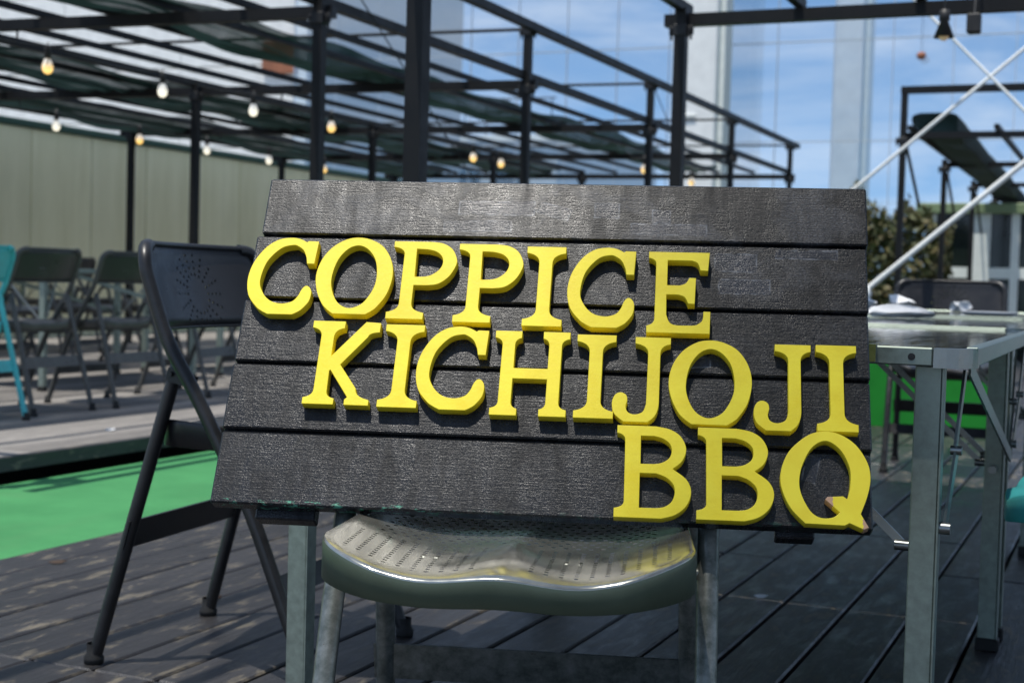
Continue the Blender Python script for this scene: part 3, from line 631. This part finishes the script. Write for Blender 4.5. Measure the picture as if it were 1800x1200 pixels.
# ------------------------------------------------------------------ folding chairs
TUBE = [(0.112, 0.800), (0.118, 0.754), (0.16, 0.645), (0.22, 0.549), (0.287, 0.433), (0.345, 0.327), (0.417, 0.155), (0.474, 0.012)]
def seat_mesh(top, side):
    hw, y0, y1 = 0.215, 0.115, 0.555; N, K = 88, 15; out = []
    def corner(cx, cy, r, a0, n): return [(cx+r*math.cos(a0+math.pi/2*k/n), cy+r*math.sin(a0+math.pi/2*k/n)) for k in range(n+1)]
    rf, rr = 0.095, 0.05
    out += corner(hw-rf, y1-rf, rf, 0, 14); nxt = corner(-hw+rf, y1-rf, rf, math.pi/2, 14)
    out += [(hw-rf-(2*(hw-rf))*k/16, y1+0.010*math.sin(math.pi*k/16)) for k in range(1, 16)] + nxt
    nx2 = corner(-hw+0.012+rr, y0+rr, rr, math.pi, 8); out += [(-hw+0.012*k/8, y1-rf-(y1-rf-y0-rr)*k/8) for k in range(1, 8)] + nx2
    nx3 = corner(hw-0.012-rr, y0+rr, rr, 1.5*math.pi, 8); out += [(-hw+0.012+rr+(2*hw-0.024-2*rr)*k/10, y0) for k in range(1, 10)] + nx3
    out += [(hw-0.012+0.012*k/8, y0+rr+(y1-rf-y0-rr)*k/8) for k in range(1, 8)]
    n = len(out); cx, cy = 0.0, 0.355
    def zf(x, y):
        f = max(0.0, min(1.0, (y-0.25)/0.25)); ax = abs(x)/hw
        return 0.446 + 0.024*ax**2.6 + 0.0075*f*math.exp(-(x/(0.016+0.040*max(0.0, min(1.0, (y-0.40)/0.15))))**2) - 0.007*math.exp(-((abs(x)-0.10)/0.06)**2)*(0.5+0.5*f) + 0.008*max(0, (0.26-y)/0.1) - 0.007*max(0, (y-0.50)/0.055)**2*(1-0.6*ax)
    V = [(cx, cy, zf(cx, cy))]; F, S = [], []
    for k in range(1, K+1):
        t = (k/K)**0.8
        for (x, y) in out: X, Y = cx+(x-cx)*t*0.985, cy+(y-cy)*t*0.985; V.append((X, Y, zf(X, Y)))
    mb = MB()
    Ft = [(0, 1+i, 1+(i+1) % n) for i in range(n)]
    for k in range(K-1):
        for i in range(n): j = (i+1) % n; Ft.append((1+k*n+i, 1+(k+1)*n+i, 1+(k+1)*n+j, 1+k*n+j))
    Vs = []
    for (g_, dz) in ((0.985, 0.0), (0.991, -0.0008), (0.996, -0.0030), (0.998, -0.0075), (1.0, -0.033), (0.985, -0.034), (0.975, -0.024)):
        for (x, y) in out:
            X, Y = cx+(x-cx)*g_, cy+(y-cy)*g_; z = zf(cx+(x-cx)*0.985, cy+(y-cy)*0.985)
            flat = 0.443; Vs.append((X, Y, z+dz if dz > -0.02 else flat-0.002+dz+ (z-flat)*0.45))
    base = len(V); allv = V + Vs; Fe, Fs = [], []
    for k in range(6):
        for i in range(n):
            j = (i+1) % n; q = (base+k*n+i, base+(k+1)*n+i, base+(k+1)*n+j, base+k*n+j); (Fe if k < 2 else Fs).append(q)
    mb.v = allv; mb.f = Ft+Fe+Fs; mb.s = [True]*len(mb.f); mb.mi = [0]*(len(Ft)+len(Fe))+[1]*len(Fs)
    me = mb.mesh('seat', top, side)
    bm = bmesh.new(); bm.from_mesh(me); bmesh.ops.remove_doubles(bm, verts=bm.verts, dist=1e-6); bm.to_mesh(me); bm.free(); return me

def folding_chair(frame, seat_top, seat_side, back):
    c = empty('folding_chair'); hx = 0.232
    for s in (-1, 1):
        top = [(s*(hx-0.052), 0.079, 0.830), (s*(hx-0.026), 0.090, 0.826), (s*(hx-0.007), 0.101, 0.809), (s*hx, 0.108, 0.785)]
        MB().tube(smooth_path(top + [(s*hx, y, z) for y, z in TUBE[1:]], 5), 0.0138, 12).build('front_leg', frame, c)
        MB().tube([(s*(hx-0.027), 0.1685, 0.610), (s*(hx-0.027), 0.1665, 0.606), (s*(hx-0.027), 0.164, 0.597), (s*(hx-0.027), 0.155, 0.565), (s*(hx-0.010), 0.0, 0.012)], [0.005, 0.011, 0.0138, 0.0138, 0.0138], 12).build('rear_leg', frame, c)
        for y, x in ((0.477, hx), (-0.002, hx-0.010)):
            MB().lathe([(0, 0), (0.019, 0), (0.020, 0.012), (0.0145, 0.022), (0.0145, 0.04)], (s*x, y, 0), 12).build('foot_cap', MT['rubber'], c)
        hb = MB(); hb.bar((s*(hx-0.0142), 0.150, 0.582), (s*(hx-0.0142), 0.215, 0.566), 0.003, 0.026); hb.tube([(s*(hx-0.042), 0.160, 0.582), (s*(hx-0.006), 0.160, 0.582)], 0.005, 8)
        hb.build('hinge', frame, c)
    MB().bar((-hx, 0.072, 0.262), (hx, 0.072, 0.262), 0.004, 0.058, (0, 0.27, 1)).build('stretcher', frame, c)
    MB().bar((-hx, 0.400, 0.185), (hx, 0.400, 0.185), 0.004, 0.045, (0, -0.4, 1)).build('stretcher', frame, c)
    MB().tube([(-hx, 0.300, 0.408), (hx, 0.300, 0.408)], 0.008, 8).build('seat_rod', frame, c)
    o = bpy.data.objects.new('seat', seat_mesh(seat_top, seat_side)); link(o, c)
    # curved back panel, wrapped over the tubes at its ends
    nu, nv, V, F = 26, 8, [], []
    for j in range(nv+1):
        t = j/nv; z = 0.668+(0.834-0.668)*t; yb = 0.150+(0.098-0.150)*t
        for i in range(nu+1):
            u = -1+2*i/nu; zt = 0.834-0.046*(max(0.0, abs(u)-0.76)/0.24)**2.4; zz = 0.668+(zt-0.668)*t
            V.append((u*(hx+0.001), yb-0.046*(1-u*u)+0.006*(t > 0.98), zz))
    top0 = nv*(nu+1)
    for j in range(nv):
        for i in range(nu): k = j*(nu+1)+i; F.append((k, k+1, k+nu+2, k+nu+1))
    b = MB(); b.add(V, F, True); me = b.mesh('backrest', back); o = bpy.data.objects.new('backrest', me); link(o, c)
    md = o.modifiers.new('thickness', 'SOLIDIFY'); md.thickness = 0.003
    rim = MB(); rim.tube([V[top0+i] for i in range(nu+1)], 0.0065, 8); rim.tube([V[i] for i in range(nu+1)], 0.0035, 6)
    rim.build('rolled_edge', frame, o)
    return c
def place(c, x, y, rz, z, label, group=None):
    c.location = (x, y, z); c.rotation_euler = (0, 0, rz); return tag(c, label, 'chair', group)

main = place(folding_chair(MT['grey_tube'], MT['seat_metal'], MT['seat_green'], MT['grey_pierced_back']), -0.812, 1.997, R(-162.9), 0.0,
             'worn green metal folding chair holding up the sign board')
main.scale = (1.05, 1, 1)
for ch in main.children:
    if ch.name.startswith('stretcher') and abs(sum(q.co.z for q in ch.data.vertices)/8-0.262) < 0.02: ch.location = (0, -0.0155, -0.058)
blk = place(folding_chair(MT['chair_black'], MT['chair_black'], MT['chair_black'], MT['black_pierced_back']), -1.882, 2.459, R(-84.4), 0.0,
            'black metal folding chair just left of the sign, with pierced backrest')
for ch in blk.children:
    if ch.name.startswith('seat') and not ch.name.startswith('seat_rod'): ch.location.z = 0.018
gry = place(folding_chair(MT['chair_dark_grey'], MT['chair_dark_grey'], MT['chair_dark_grey'], MT['grey_pierced_back']), -4.70, 5.40, R(91), 0.083,
            'dark grey folding chair on the platform, next to the turquoise one', 'folding chairs on the platform')
trq = place(folding_chair(MT['turquoise_paint'], MT['turquoise_paint'], MT['turquoise_paint'], MT['turquoise_pierced_back']), -4.62, 4.84, R(88), 0.083,
            'turquoise folding chair on the platform, cut by the left edge of the picture')
spots = [(-4.67, 5.97, 87, 'dark grey folding chair on the platform, second from the turquoise one'),
         (-4.72, 6.78, 95, 'dark grey folding chair on the platform, third from the turquoise one'),
         (-4.70, 7.46, 88, 'dark grey folding chair on the platform, seen through the near black chair'),
         (-7.25, 6.60, -88, 'dark grey folding chair across the nearest platform table, leftmost of that row'),
         (-7.18, 7.30, -95, 'dark grey folding chair across the nearest platform table, second from left'),
         (-7.25, 8.10, -84, 'dark grey folding chair across the platform tables, behind the near black chair'),
         (-7.20, 8.9, -92, 'dark grey folding chair across the platform tables, farthest of that row'),
         (-8.1, 8.6, 92, 'dark grey folding chair by the pale wall, left of the bulbs'),
         (-8.0, 9.4, 83, 'dark grey folding chair by the pale wall, second along'),
         (-8.1, 10.2, 95, 'dark grey folding chair by the pale wall, third along')]
gry.scale = trq.scale = (0.945, 0.945, 0.945)
for x, y, a, lb in spots: place(copy_tree(gry), x, y, R(a), 0.083, lb, 'folding chairs on the platform')
place(copy_tree(blk), -0.765, 6.76, R(184), 0.0, 'black folding chair facing the camera at the far end of the tables')
place(copy_tree(blk), 0.40, 3.08, R(92), 0.0, 'black folding chair tucked under the right side of the metal table')
tr2 = copy_tree(trq); tr2.scale = (1, 1, 1)
place(tr2, 0.375, 2.60, R(90), 0.0, 'turquoise folding chair at the right edge beside the metal table')
place(copy_tree(blk), -1.75, 7.75, R(200), 0.0, 'black folding chair half hidden behind the right edge of the sign')

# ------------------------------------------------------------------ tables
def rrect(x0, y0, x1, y1, r, n=8):
    P = []
    for cx, cy, a in ((x1-r, y1-r, 0), (x0+r, y1-r, 90), (x0+r, y0+r, 180), (x1-r, y0+r, 270)):
        for k in range(n+1): t = R(a+90*k/n); P.append((cx+r*math.cos(t), cy+r*math.sin(t)))
    return P
def table(x, y, w, d, z, label, top='table_top', z0=0.0):
    t = empty('folding_table', (x, y, z0)); tag(t, label, 'table'); z -= z0; r = 0.055; hw, hd = w/2, d/2
    MB().prism(rrect(-hw+0.004, -hd+0.004, hw-0.004, hd-0.004, r-0.004), z-0.02, z-0.001).build('table_top', MT[top], t)
    for a, b in (((-hw+r+0.001, -hd, z-0.0255), (hw-r-0.001, -hd+0.007, z+0.0008)), ((-hw+r+0.001, hd-0.007, z-0.0255), (hw-r-0.001, hd, z+0.0015)),
                 ((-hw, -hd+r+0.001, z-0.0255), (-hw+0.018, hd-r-0.001, z+0.0015)), ((hw-0.018, -hd+r+0.001, z-0.0255), (hw, hd-r-0.001, z+0.0015))):
        MB().box(a, b, 0.002).build('edge_rail', MT['aluminium'], t)
    for cx, cy, a0 in ((hw-r, hd-r, 0), (-hw+r, hd-r, 90), (-hw+r, -hd+r, 180), (hw-r, -hd+r, 270)):
        V, F, n = [], [], 10
        for k in range(n+1):
            an = R(a0+90*k/n); c_, s_ = math.cos(an), math.sin(an)
            for rr, zz in ((r+0.0015, z-0.0275), (r+0.0015, z+0.0005), (r-0.012, z+0.0005), (r-0.012, z-0.0275)): V.append((cx+rr*c_, cy+rr*s_, zz))
        for k in range(n):
            for q in range(4): q2 = (q+1) % 4; F.append((k*4+q, (k+1)*4+q, (k+1)*4+q2, k*4+q2))
        F += [(0, 1, 2, 3), (n*4+3, n*4+2, n*4+1, n*4)]
        mb = MB(); mb.add(V, F); o = mb.build('corner_cap', MT['bright_steel'], t)
    for sx in (-1, 1):
        for sy in (-1, 1):
            lx, ly = sx*(hw-0.065), sy*(hd-0.05)
            lg = MB(); lg.box((lx-0.019, ly-0.014, 0.0), (lx+0.019, ly+0.014, z-0.0265), 0.002); lg.box((lx+0.0192, ly-0.015, 0.0), (lx+0.0215, ly+0.014, z-0.0265)); lg.build('leg', MT['aluminium'], t)
            MB().box((lx-0.023, ly-0.018, -0.0), (lx+0.026, ly+0.018, 0.03), 0.004).build('foot_cap', MT['rubber'], t)
            zb = z-0.30
            s1 = MB(); e = lx+sx*0.029; s1.bar((e, ly, zb+0.04), (e+sx*0.009, ly-sy*0.035, z-0.145), 0.004, 0.011); s1.bar((e+sx*0.006, ly-sy*0.033, z-0.155), (e+sx*0.012, ly-sy*0.075, z-0.036), 0.004, 0.011)
            s1.tube([(e, ly-sy*0.034, z-0.150), (e+sx*0.016, ly-sy*0.034, z-0.150)], 0.007, 8); s1.tube([(e-sx*0.008, ly, zb+0.04), (e+sx*0.008, ly, zb+0.04)], 0.009, 10); s1.build('folding_strut', MT['bright_steel'], t)
            s2 = MB(); s2.bar((lx-sx*0.028, ly+0.003, zb+0.01), (lx-sx*0.30, ly+0.003, z-0.04), 0.004, 0.012); s2.tube([(lx-sx*0.015, ly, zb+0.01), (lx-sx*0.040, ly, zb+0.01)], 0.008, 8); s2.build('folding_strut', MT['bright_steel'], t)
            bt = MB(); bt.tube([(lx+sx*0.0, ly-sy*0.014, zb), (lx, ly-sy*0.040, zb)], 0.009, 10); bt.build('bolt', MT['bright_steel'], t)
    for sx in (-1, 1):
        MB().bar((sx*(hw-0.03), hd-0.07, z-0.27), (sx*(hw-0.035), -hd+0.30, z-0.040), 0.004, 0.024).build('side_brace', MT['aluminium'], t)
        sc = MB(); sc.tube([(sx*(hw-0.085), -hd-0.0012, z-0.013), (sx*(hw-0.085), -hd+0.002, z-0.013)], 0.0052, 12); sc.tube([(sx*(hw-0.085), -hd-0.0016, z-0.013), (sx*(hw-0.085), -hd, z-0.013)], 0.0024, 8); sc.build('screw', MT['socket_black'], t)
    return t
t1 = table(-0.79, 2.69, 1.18, 1.24, 0.702, 'metal edged folding table right behind the sign')
MB().box((0.435, -0.6226, 0.6795), (0.455, -0.6205, 0.7045)).build('tape', MT['tape'], t1)
MB().box((0.4355, -0.6203, 0.70385), (0.4555, -0.596, 0.7044)).build('tape', MT['tape'], t1)
table(-0.79, 3.945, 1.18, 1.24, 0.706, 'second metal edged folding table, bearing most of the white napkins')
table(-0.79, 5.20, 1.18, 1.24, 0.712, 'third metal edged folding table, farthest before the black chair')
table(-5.95, 7.0, 0.75, 1.5, 0.78, 'aluminium folding table on the platform between dark chairs', z0=0.083)
table(-5.95, 8.7, 0.75, 1.5, 0.78, 'aluminium folding table on the platform behind the near black chair', z0=0.083)
table(-9.0, 9.4, 0.7, 1.5, 0.78, 'aluminium folding table on the platform close to the pale wall', z0=0.083)

def crumple(x, y, z, sx, sy, sz, seed, label):
    bm = bmesh.new(); bmesh.ops.create_icosphere(bm, subdivisions=3, radius=1); rg = random.Random(seed)
    dirs = [(Vector((rg.gauss(0, 1), rg.gauss(0, 1), rg.gauss(0, 1))).normalized(), rg.uniform(0.5, 0.95)) for _ in range(26)]
    for q in bm.verts:
        p = q.co.copy()
        for d, c in dirs:
            k = p.dot(d)
            if k > c: p -= d*(k-c)*1.5
        p *= 1+rg.uniform(-0.05, 0.05); q.co = Vector((p.x*sx, p.y*sy, max(p.z, -0.55)*sz))
    mn = min(q.co.z for q in bm.verts)
    for q in bm.verts: q.co.z -= mn
    me = bpy.data.meshes.new('napkin'); bm.to_mesh(me); bm.free(); me.materials.append(MT['napkin'])
    o = link(bpy.data.objects.new('napkin', me)); o.location = (x, y, z); o.rotation_euler = (0, 0, rg.uniform(0, 3)); return tag(o, label, 'napkin', 'crumpled napkins on the tables')
crumple(-0.60, 4.20, 0.7065, 0.11, 0.07, 0.026, 1, 'long crumpled white napkin in the middle of the second table')
crumple(-0.70, 3.98, 0.7065, 0.06, 0.06, 0.024, 2, 'small crumpled white napkin on the second table, beside the right edge of the sign')
crumple(-0.60, 5.55, 0.7125, 0.065, 0.055, 0.034, 3, 'crumpled white napkin nearest the far black chair, at its right')
crumple(-0.83, 5.62, 0.7125, 0.085, 0.06, 0.05, 4, 'tall crumpled white napkin left of the far black chair')
crumple(-0.87, 5.10, 0.7125, 0.07, 0.06, 0.042, 6, 'crumpled white napkin on the third table, against the edge of the sign')
def plate(x, y, z, label):
    o = MB().lathe([(0, 0.002), (0.07, 0.003), (0.085, 0.012), (0.088, 0.013), (0.087, 0.010), (0.072, 0.0), (0, 0.0)], (0, 0, 0), 28).build('paper_plate', MT['napkin']); o.location = (x, y, z); tag(o, label, 'plate')
plate(-0.42, 4.75, 0.7125, 'white paper plate on the third table near its right side')

# ------------------------------------------------------------------ the sign board and its letters
BO = Vector((-1.1198, 1.5722, 0.4742)); EX = Vector((0.9559, 0.2936, 0.0038)).normalized(); EY = Vector((-0.1436, 0.456, 0.8783)); EY = (EY-EX*EY.dot(EX)).normalized(); EN = EX.cross(EY)
sign = bpy.data.objects.new('sign_board', None); link(sign); sign.empty_display_size = 0.1
mm = Matrix((EX, EY, EN)).transposed().to_4x4(); mm.translation = BO; sign.matrix_world = mm
tag(sign, 'black plank sign board with raised yellow letters leaning on the green chair', 'sign')
BW = 0.868; VG = [(0.0, 0.1035, 0.000, 0.000), (0.1085, 0.206, -0.0015, 0.0025), (0.2105, 0.3065, -0.001, 0.0035), (0.311, 0.4115, 0.0005, 0.005), (0.4165, 0.5105, 0.0065, 0.0075)]
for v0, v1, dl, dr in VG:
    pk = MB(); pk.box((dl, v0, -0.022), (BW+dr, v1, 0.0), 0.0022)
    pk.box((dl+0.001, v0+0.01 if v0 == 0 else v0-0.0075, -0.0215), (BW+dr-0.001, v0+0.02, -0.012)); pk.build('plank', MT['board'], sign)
for u0, u1, vb in ((0.058, 0.140, -0.0125), (0.747, 0.797, -0.0075)): MB().box((u0, vb, -0.046), (u1, 0.47, -0.0222), 0.002).build('batten', MT['board'], sign)

def cr(pts, n=5, closed=False):
    """smooth curve through points"""
    P = [Vector(p) for p in pts]; out = []
    rng = range(len(P)) if closed else range(len(P)-1)
    for i in rng:
        if closed: a, b, c, d = P[i-1], P[i], P[(i+1) % len(P)], P[(i+2) % len(P)]
        else: a, b, c, d = P[max(i-1, 0)], P[i], P[i+1], P[min(i+2, len(P)-1)]
        for k in range(n):
            t = k/n; out.append(tuple(0.5*((2*b)+(c-a)*t+(2*a-5*b+4*c-d)*t*t+(3*b-a-3*c+d)*t**3)))
    if not closed: out.append(tuple(P[-1]))
    return out
def ell(cx, cy, rx, ry, a0, a1, n=14): return [(cx+rx*math.cos(R(a0+(a1-a0)*k/n)), cy+ry*math.sin(R(a0+(a1-a0)*k/n))) for k in range(n+1)]
def brk(x0, y0, x1, y1, vert_first):
    """concave serif bracket from (x0,y0) to (x1,y1)"""
    c1 = (x0, y0+(y1-y0)*0.62) if vert_first else (x0+(x1-x0)*0.55, y0+(y1-y0)*0.10); c2 = (x0+(x1-x0)*0.45, y1-(y1-y0)*0.10) if vert_first else (x1, y1-(y1-y0)*0.62)
    out = []
    for k in range(1, 8):
        t = k/8; s = 1-t; out.append((s**3*x0+3*s*s*t*c1[0]+3*s*t*t*c2[0]+t**3*x1, s**3*y0+3*s*s*t*c1[1]+3*s*t*t*c2[1]+t**3*y1))
    return [(x0, y0)]+out+[(x1, y1)]
H = 125.0
def G_I(w=54): 
    a, b = w/2-9.2, w/2+9.2
    return [[(0, 0), (w, 0)] + brk(w, 10.5, b, 26, False) + brk(b, H-26, w, H-10.5, True) + [(w, H), (0, H)] + brk(0, H-10.5, a, H-26, False) + brk(a, 26, 0, 10.5, True)]
def G_H(w=102.5):
    s = 36.5; a, b = 10.5, 28; c, d = w-28, w-10.5
    return [[(0, 0), (s, 0)] + brk(s, 10, b, 20, False) + [(b, 54), (c, 54)] + brk(c, 20, w-s, 10, True) + [(w-s, 0), (w, 0)] + brk(w, 10, d, 20, False)
            + brk(d, H-21, w, H-10.5, True) + [(w, H), (w-s, H)] + brk(w-s, H-10.5, c, H-21, False) + [(c, 69.5), (b, 69.5)] + brk(b, H-21, s, H-10.5, True) + [(s, H), (0, H)] + brk(0, H-10.5, a, H-21, False) + brk(a, 20, 0, 10, True)]
G_K = [[(0, 0), (43, 0)] + brk(43, 9, 32, 19, False) + [(31.5, 50), (33, 51), (61, 11.5), (57.5, 8), (57.5, 0), (91, 0), (91, 8)] + brk(91, 8.5, 71, 25, False)[1:] + [(45.6, 59.5), (79, 102)] + brk(79, 102, 94.5, 109.5, True)[2:]
        + [(94.5, H-1), (74, H), (31.5, 72), (31.5, 100)] + brk(31.5, 100, 45, H-10.5, True)[1:] + [(45, H), (0, H)] + brk(0, H-10.5, 13.5, 102, False) + brk(13.5, 22, 0, 9.5, True)]
G_P = [[(0, 0), (52, 0)] + brk(52, 10.5, 34, 25, False) + [(34, 54)] + cr([(52, 54), (68, 57), (82, 69), (90.5, 87), (90.5, 99), (83, 114), (70, 122.5), (54, H)], 9) + [(0, H)] + brk(0, H-9.5, 16, 104, False) + brk(16.5, 25, 0, 10.5, True),
       [(34, 67.5), (33, 113)] + cr([(48, 112.5), (61, 109), (69.5, 101), (71.5, 90), (67, 79.5), (57, 71), (47, 68)], 9)]
G_E = [[(0, 0), (86, 0), (86.5, 33.5), (77, 33.5)] + cr([(77, 27), (75, 19), (68, 13)], 9) + cr([(62, 12), (40, 12), (31, 16.5), (26.5, 28)], 9) + [(26, 58.5)] + cr([(42, 58.5), (51, 55), (56, 45)], 5) + [(65, 45), (66, 85), (57, 85)]
        + cr([(57, 85), (52, 76.5), (44, 73)], 5) + [(26.5, 73), (26.5, 112)] + cr([(60, 112), (68, 108), (72, 97)], 5) + [(82.5, 96.5), (84.5, H), (0, H)] + brk(0, H-10, 10.5, 106, False) + brk(10.5, 22, 0, 10.5, True)]
G_C = [[(37, 0), (72.5, 0)] + cr([(72.5, 0), (79.4, 3.8), (85.8, 9), (94.2, 21.5), (96, 35), (93.2, 43), (88, 46.5), (83.5, 44), (80.2, 38), (77, 29.5), (69.8, 21), (55.2, 17.2), (38.2, 21.2), (25.3, 34), (18.6, 52.8), (24.3, 83.9), (41.7, 106.5), (59.1, 112.6), (68, 110), (75.8, 103.5), (81.2, 92)], 9)
        + [(83, 82.5), (94, 82.5), (95.8, 119.5), (81, 119.8), (78.6, 117.8)] + cr([(78.6, 117.8), (68, 123), (54.5, 124.8), (36, 121), (18.5, 107), (4.5, 82), (0, 55), (5.1, 29.4), (18.6, 11.6), (27.3, 4.9), (37, 0)], 9)[1:-1]]
def ring(o, i): return [o, i]
G_O = [[(31.6, 0), (78.2, 0)] + cr([(78.2, 0), (86.3, 5.6), (93.6, 13), (105, 33), (110.4, 61), (106, 87), (92.5, 109), (74, 120.5), (55.5, 124), (37, 120.5), (18, 107), (5, 86), (0, 61), (4, 37), (13, 17.5), (21.6, 7.4), (31.6, 0)], 9)[1:-1],
       cr([(54.4, 9.5), (70, 16), (80, 30), (86.5, 48), (87, 68), (82, 89), (70, 105), (55.5, 110.8), (41, 104.5), (29.5, 88), (24, 67), (23.8, 47), (30, 28), (40, 15)], 9, True)]
G_J = [[(16, 0), (48, 0)] + cr([(48, 0), (57, 9), (61.5, 22), (62, 40)], 9) + [(62, 101)] + brk(62, 101, 75.5, H-10, True)[1:] + [(75.5, H), (28, H)] + brk(28, H-10, 45.6, 101, False)
        + [(45.2, 34)] + cr([(45, 26), (41, 15), (30.5, 10.8), (21.5, 14), (18.5, 22), (20.3, 31), (18.4, 38.6), (11, 42.2), (3.5, 38), (0, 26), (3.6, 11), (16, 0)], 9)[:-1]]
HB = 128.0
G_B = [[(0, 0), (61, 0)] + cr([(61, 0), (79, 6), (93, 19), (98.6, 38), (92, 55), (74, 68.8)], 9) + cr([(74, 68.8), (86, 80), (91, 97), (84, 114), (70, 124), (51, HB)], 9)[1:] + [(0, HB)] + brk(0, 117, 11, 107, False) + brk(12.5, 22, 0, 12.5, True),
       [(32.1, 74.5), (31.5, 114)] + cr([(49, 114), (61, 110.5), (70, 103), (72.2, 93), (69, 83.5), (60, 77), (50, 74.7)], 9),
       [(32.2, 14), (31.8, 61.6)] + cr([(53, 61.6), (66, 56.5), (75.5, 47), (77.5, 36), (74, 24), (65, 16.5), (54, 14.2)], 9)]
G_Q = [[(30.8, 1.5), (79.7, 0.8), (85.8, 4.3), (103.4, -3.5), (109.5, -0.5), (100.1, 17)] + cr([(100.1, 17), (109, 41), (113.7, 65), (110.4, 87), (97, 110), (78, 124), (58.4, HB), (37, 122.5), (14, 102), (3, 80), (0, 59), (4.5, 38), (14.5, 18.5), (30.8, 1.5)], 9)[1:-1],
       [(83.7, 36), (78.7, 39.8), (59, 38.2), (56.1, 34.8), (74.2, 18)] + cr([(74.2, 18), (66, 11.3), (54, 9.4), (44, 12.5), (35.5, 21), (26.5, 40), (24, 58), (28.5, 81), (41, 105), (59, 114.7), (77, 102.5), (88, 78), (88, 54), (83.7, 36)], 9)[1:-1]]
LT = 0.016
GM = {}
def glyph_mesh(ch, polys, mat):
    cu = bpy.data.curves.new('letter', 'CURVE'); cu.dimensions = '2D'; cu.fill_mode = 'BOTH'; cu.extrude = LT/2-0.0006; cu.bevel_depth = 0.0006; cu.bevel_resolution = 1; cu.offset = -0.0006
    for poly in polys:
        pts = [poly[0]]
        for p in poly[1:]:
            if math.hypot(p[0]-pts[-1][0], p[1]-pts[-1][1]) > 0.25: pts.append(p)
        if math.hypot(pts[0][0]-pts[-1][0], pts[0][1]-pts[-1][1]) < 0.25: pts.pop()
        sp_ = cu.splines.new('POLY'); sp_.points.add(len(pts)-1); sp_.use_cyclic_u = True
        for q, p in zip(sp_.points, pts): q.co = (p[0]/1000, p[1]/1000, 0, 1)
    tmp = bpy.data.objects.new('letter_curve', cu); COL.objects.link(tmp); dg = bpy.context.evaluated_depsgraph_get()
    me = bpy.data.meshes.new_from_object(tmp.evaluated_get(dg)); bpy.data.objects.remove(tmp); bpy.data.curves.remove(cu)
    me.name = 'letter'; me.materials.clear(); me.materials.append(mat)
    for v in me.vertices: v.co.z += LT/2
    for p in me.polygons: p.use_smooth = True
    me.set_sharp_from_angle(angle=R(32))
    return me
GL = dict(C=G_C, O=G_O, P=G_P, I=G_I(), E=G_E, K=G_K, H=G_H(), J=G_J, B=G_B, Q=G_Q)
WID = dict(C=96, O=110.4, P=90.5, I=54, E=86, K=94.5, H=102.5, J=75.5, B=98.6, Q=113.7)
HEI = {k: H for k in WID}; HEI.update(B=HB, Q=HB, O=124, C=124.8)
ROWS = [('C', .0035, .0990, .2758, .4000), ('O', .1020, .2126, .2790, .4026), ('P', .2095, .3014, .2738, .3980), ('P', .3040, .3959, .2713, .3961), ('I', .4010, .4560, .2683, .3940), ('C', .4610, .5545, .2688, .3947), ('E', .5722, .6580, .2635, .3898),
        ('K', .1093, .2049, .1408, .2673), ('I', .2129, .2674, .1397, .2649), ('C', .2618, .3575, .1388, .2643), ('H', .3668, .4696, .1340, .2598), ('I', .4795, .5326, .1340, .2575), ('J', .5304, .6062, .1308, .2560), ('O', .6047, .7147, .1303, .2540), ('J', .7170, .7923, .1252, .2509), ('I', .7990, .8518, .1270, .2517),
        ('B', .5394, .6378, -.0020, .1255), ('B', .6449, .7431, -.0008, .1262), ('Q', .7510, .8646, -.0015, .1268)]
for ch, u0, u1, v0, v1 in ROWS:
    if ch not in GM: GM[ch] = glyph_mesh(ch, GL[ch], MT['yellow_q'] if ch == 'Q' else MT['yellow'])
    o = bpy.data.objects.new('letter', GM[ch]); link(o, sign); o.location = (u0, v0, 0.0004)
    o.scale = ((u1-u0)/(WID[ch]/1000), (v1-v0)/(HEI[ch]/1000), 1); o['label'] = 'raised yellow letter ' + ch

# ------------------------------------------------------------------ litter on the boards
plain('dry_leaf', (0.05, 0.03, 0.018), 0.8)
def scrap(name, mat, x, y, z, l, w, rz, label, cat, curl=0.006):
    V = [(-l/2, 0, curl*0.6), (-l*0.2, -w/2, 0.0005), (-l*0.15, 0, 0.003), (-l*0.2, w/2, curl), (l*0.2, -w*0.42, 0.001), (l*0.2, 0, 0.0035), (l*0.2, w*0.45, curl*1.2), (l/2, 0, curl)]
    mb = MB(); mb.add(V, [(0, 1, 2), (0, 2, 3), (1, 4, 5, 2), (2, 5, 6, 3), (4, 7, 5), (5, 7, 6)], True); o = mb.build(name, MT[mat]); o.location = (x, y, z); o.rotation_euler = (0, 0, rz)
    md = o.modifiers.new('thickness', 'SOLIDIFY'); md.thickness = 0.0006; tag(o, label, cat)
scrap('dry_leaf', 'dry_leaf', -2.58, 2.95, 0.002, 0.05, 0.02, 0.6, 'curled brown leaf on the deck near the turf edge', 'leaf')
scrap('dry_leaf', 'dry_leaf', -1.98, 2.82, 0.002, 0.03, 0.015, 1.4, 'small brown leaf on the deck between the black chair legs', 'leaf')
scrap('paper_scrap', 'napkin', -0.83, 3.52, 0.002, 0.035, 0.018, 0.2, 'tiny white paper scrap on the shaded deck right of the green chair', 'paper scrap')
scrap('paper_scrap', 'napkin', -4.05, 4.95, 0.0855, 0.05, 0.03, 0.3, 'tiny white paper scrap on the platform edge', 'paper scrap')
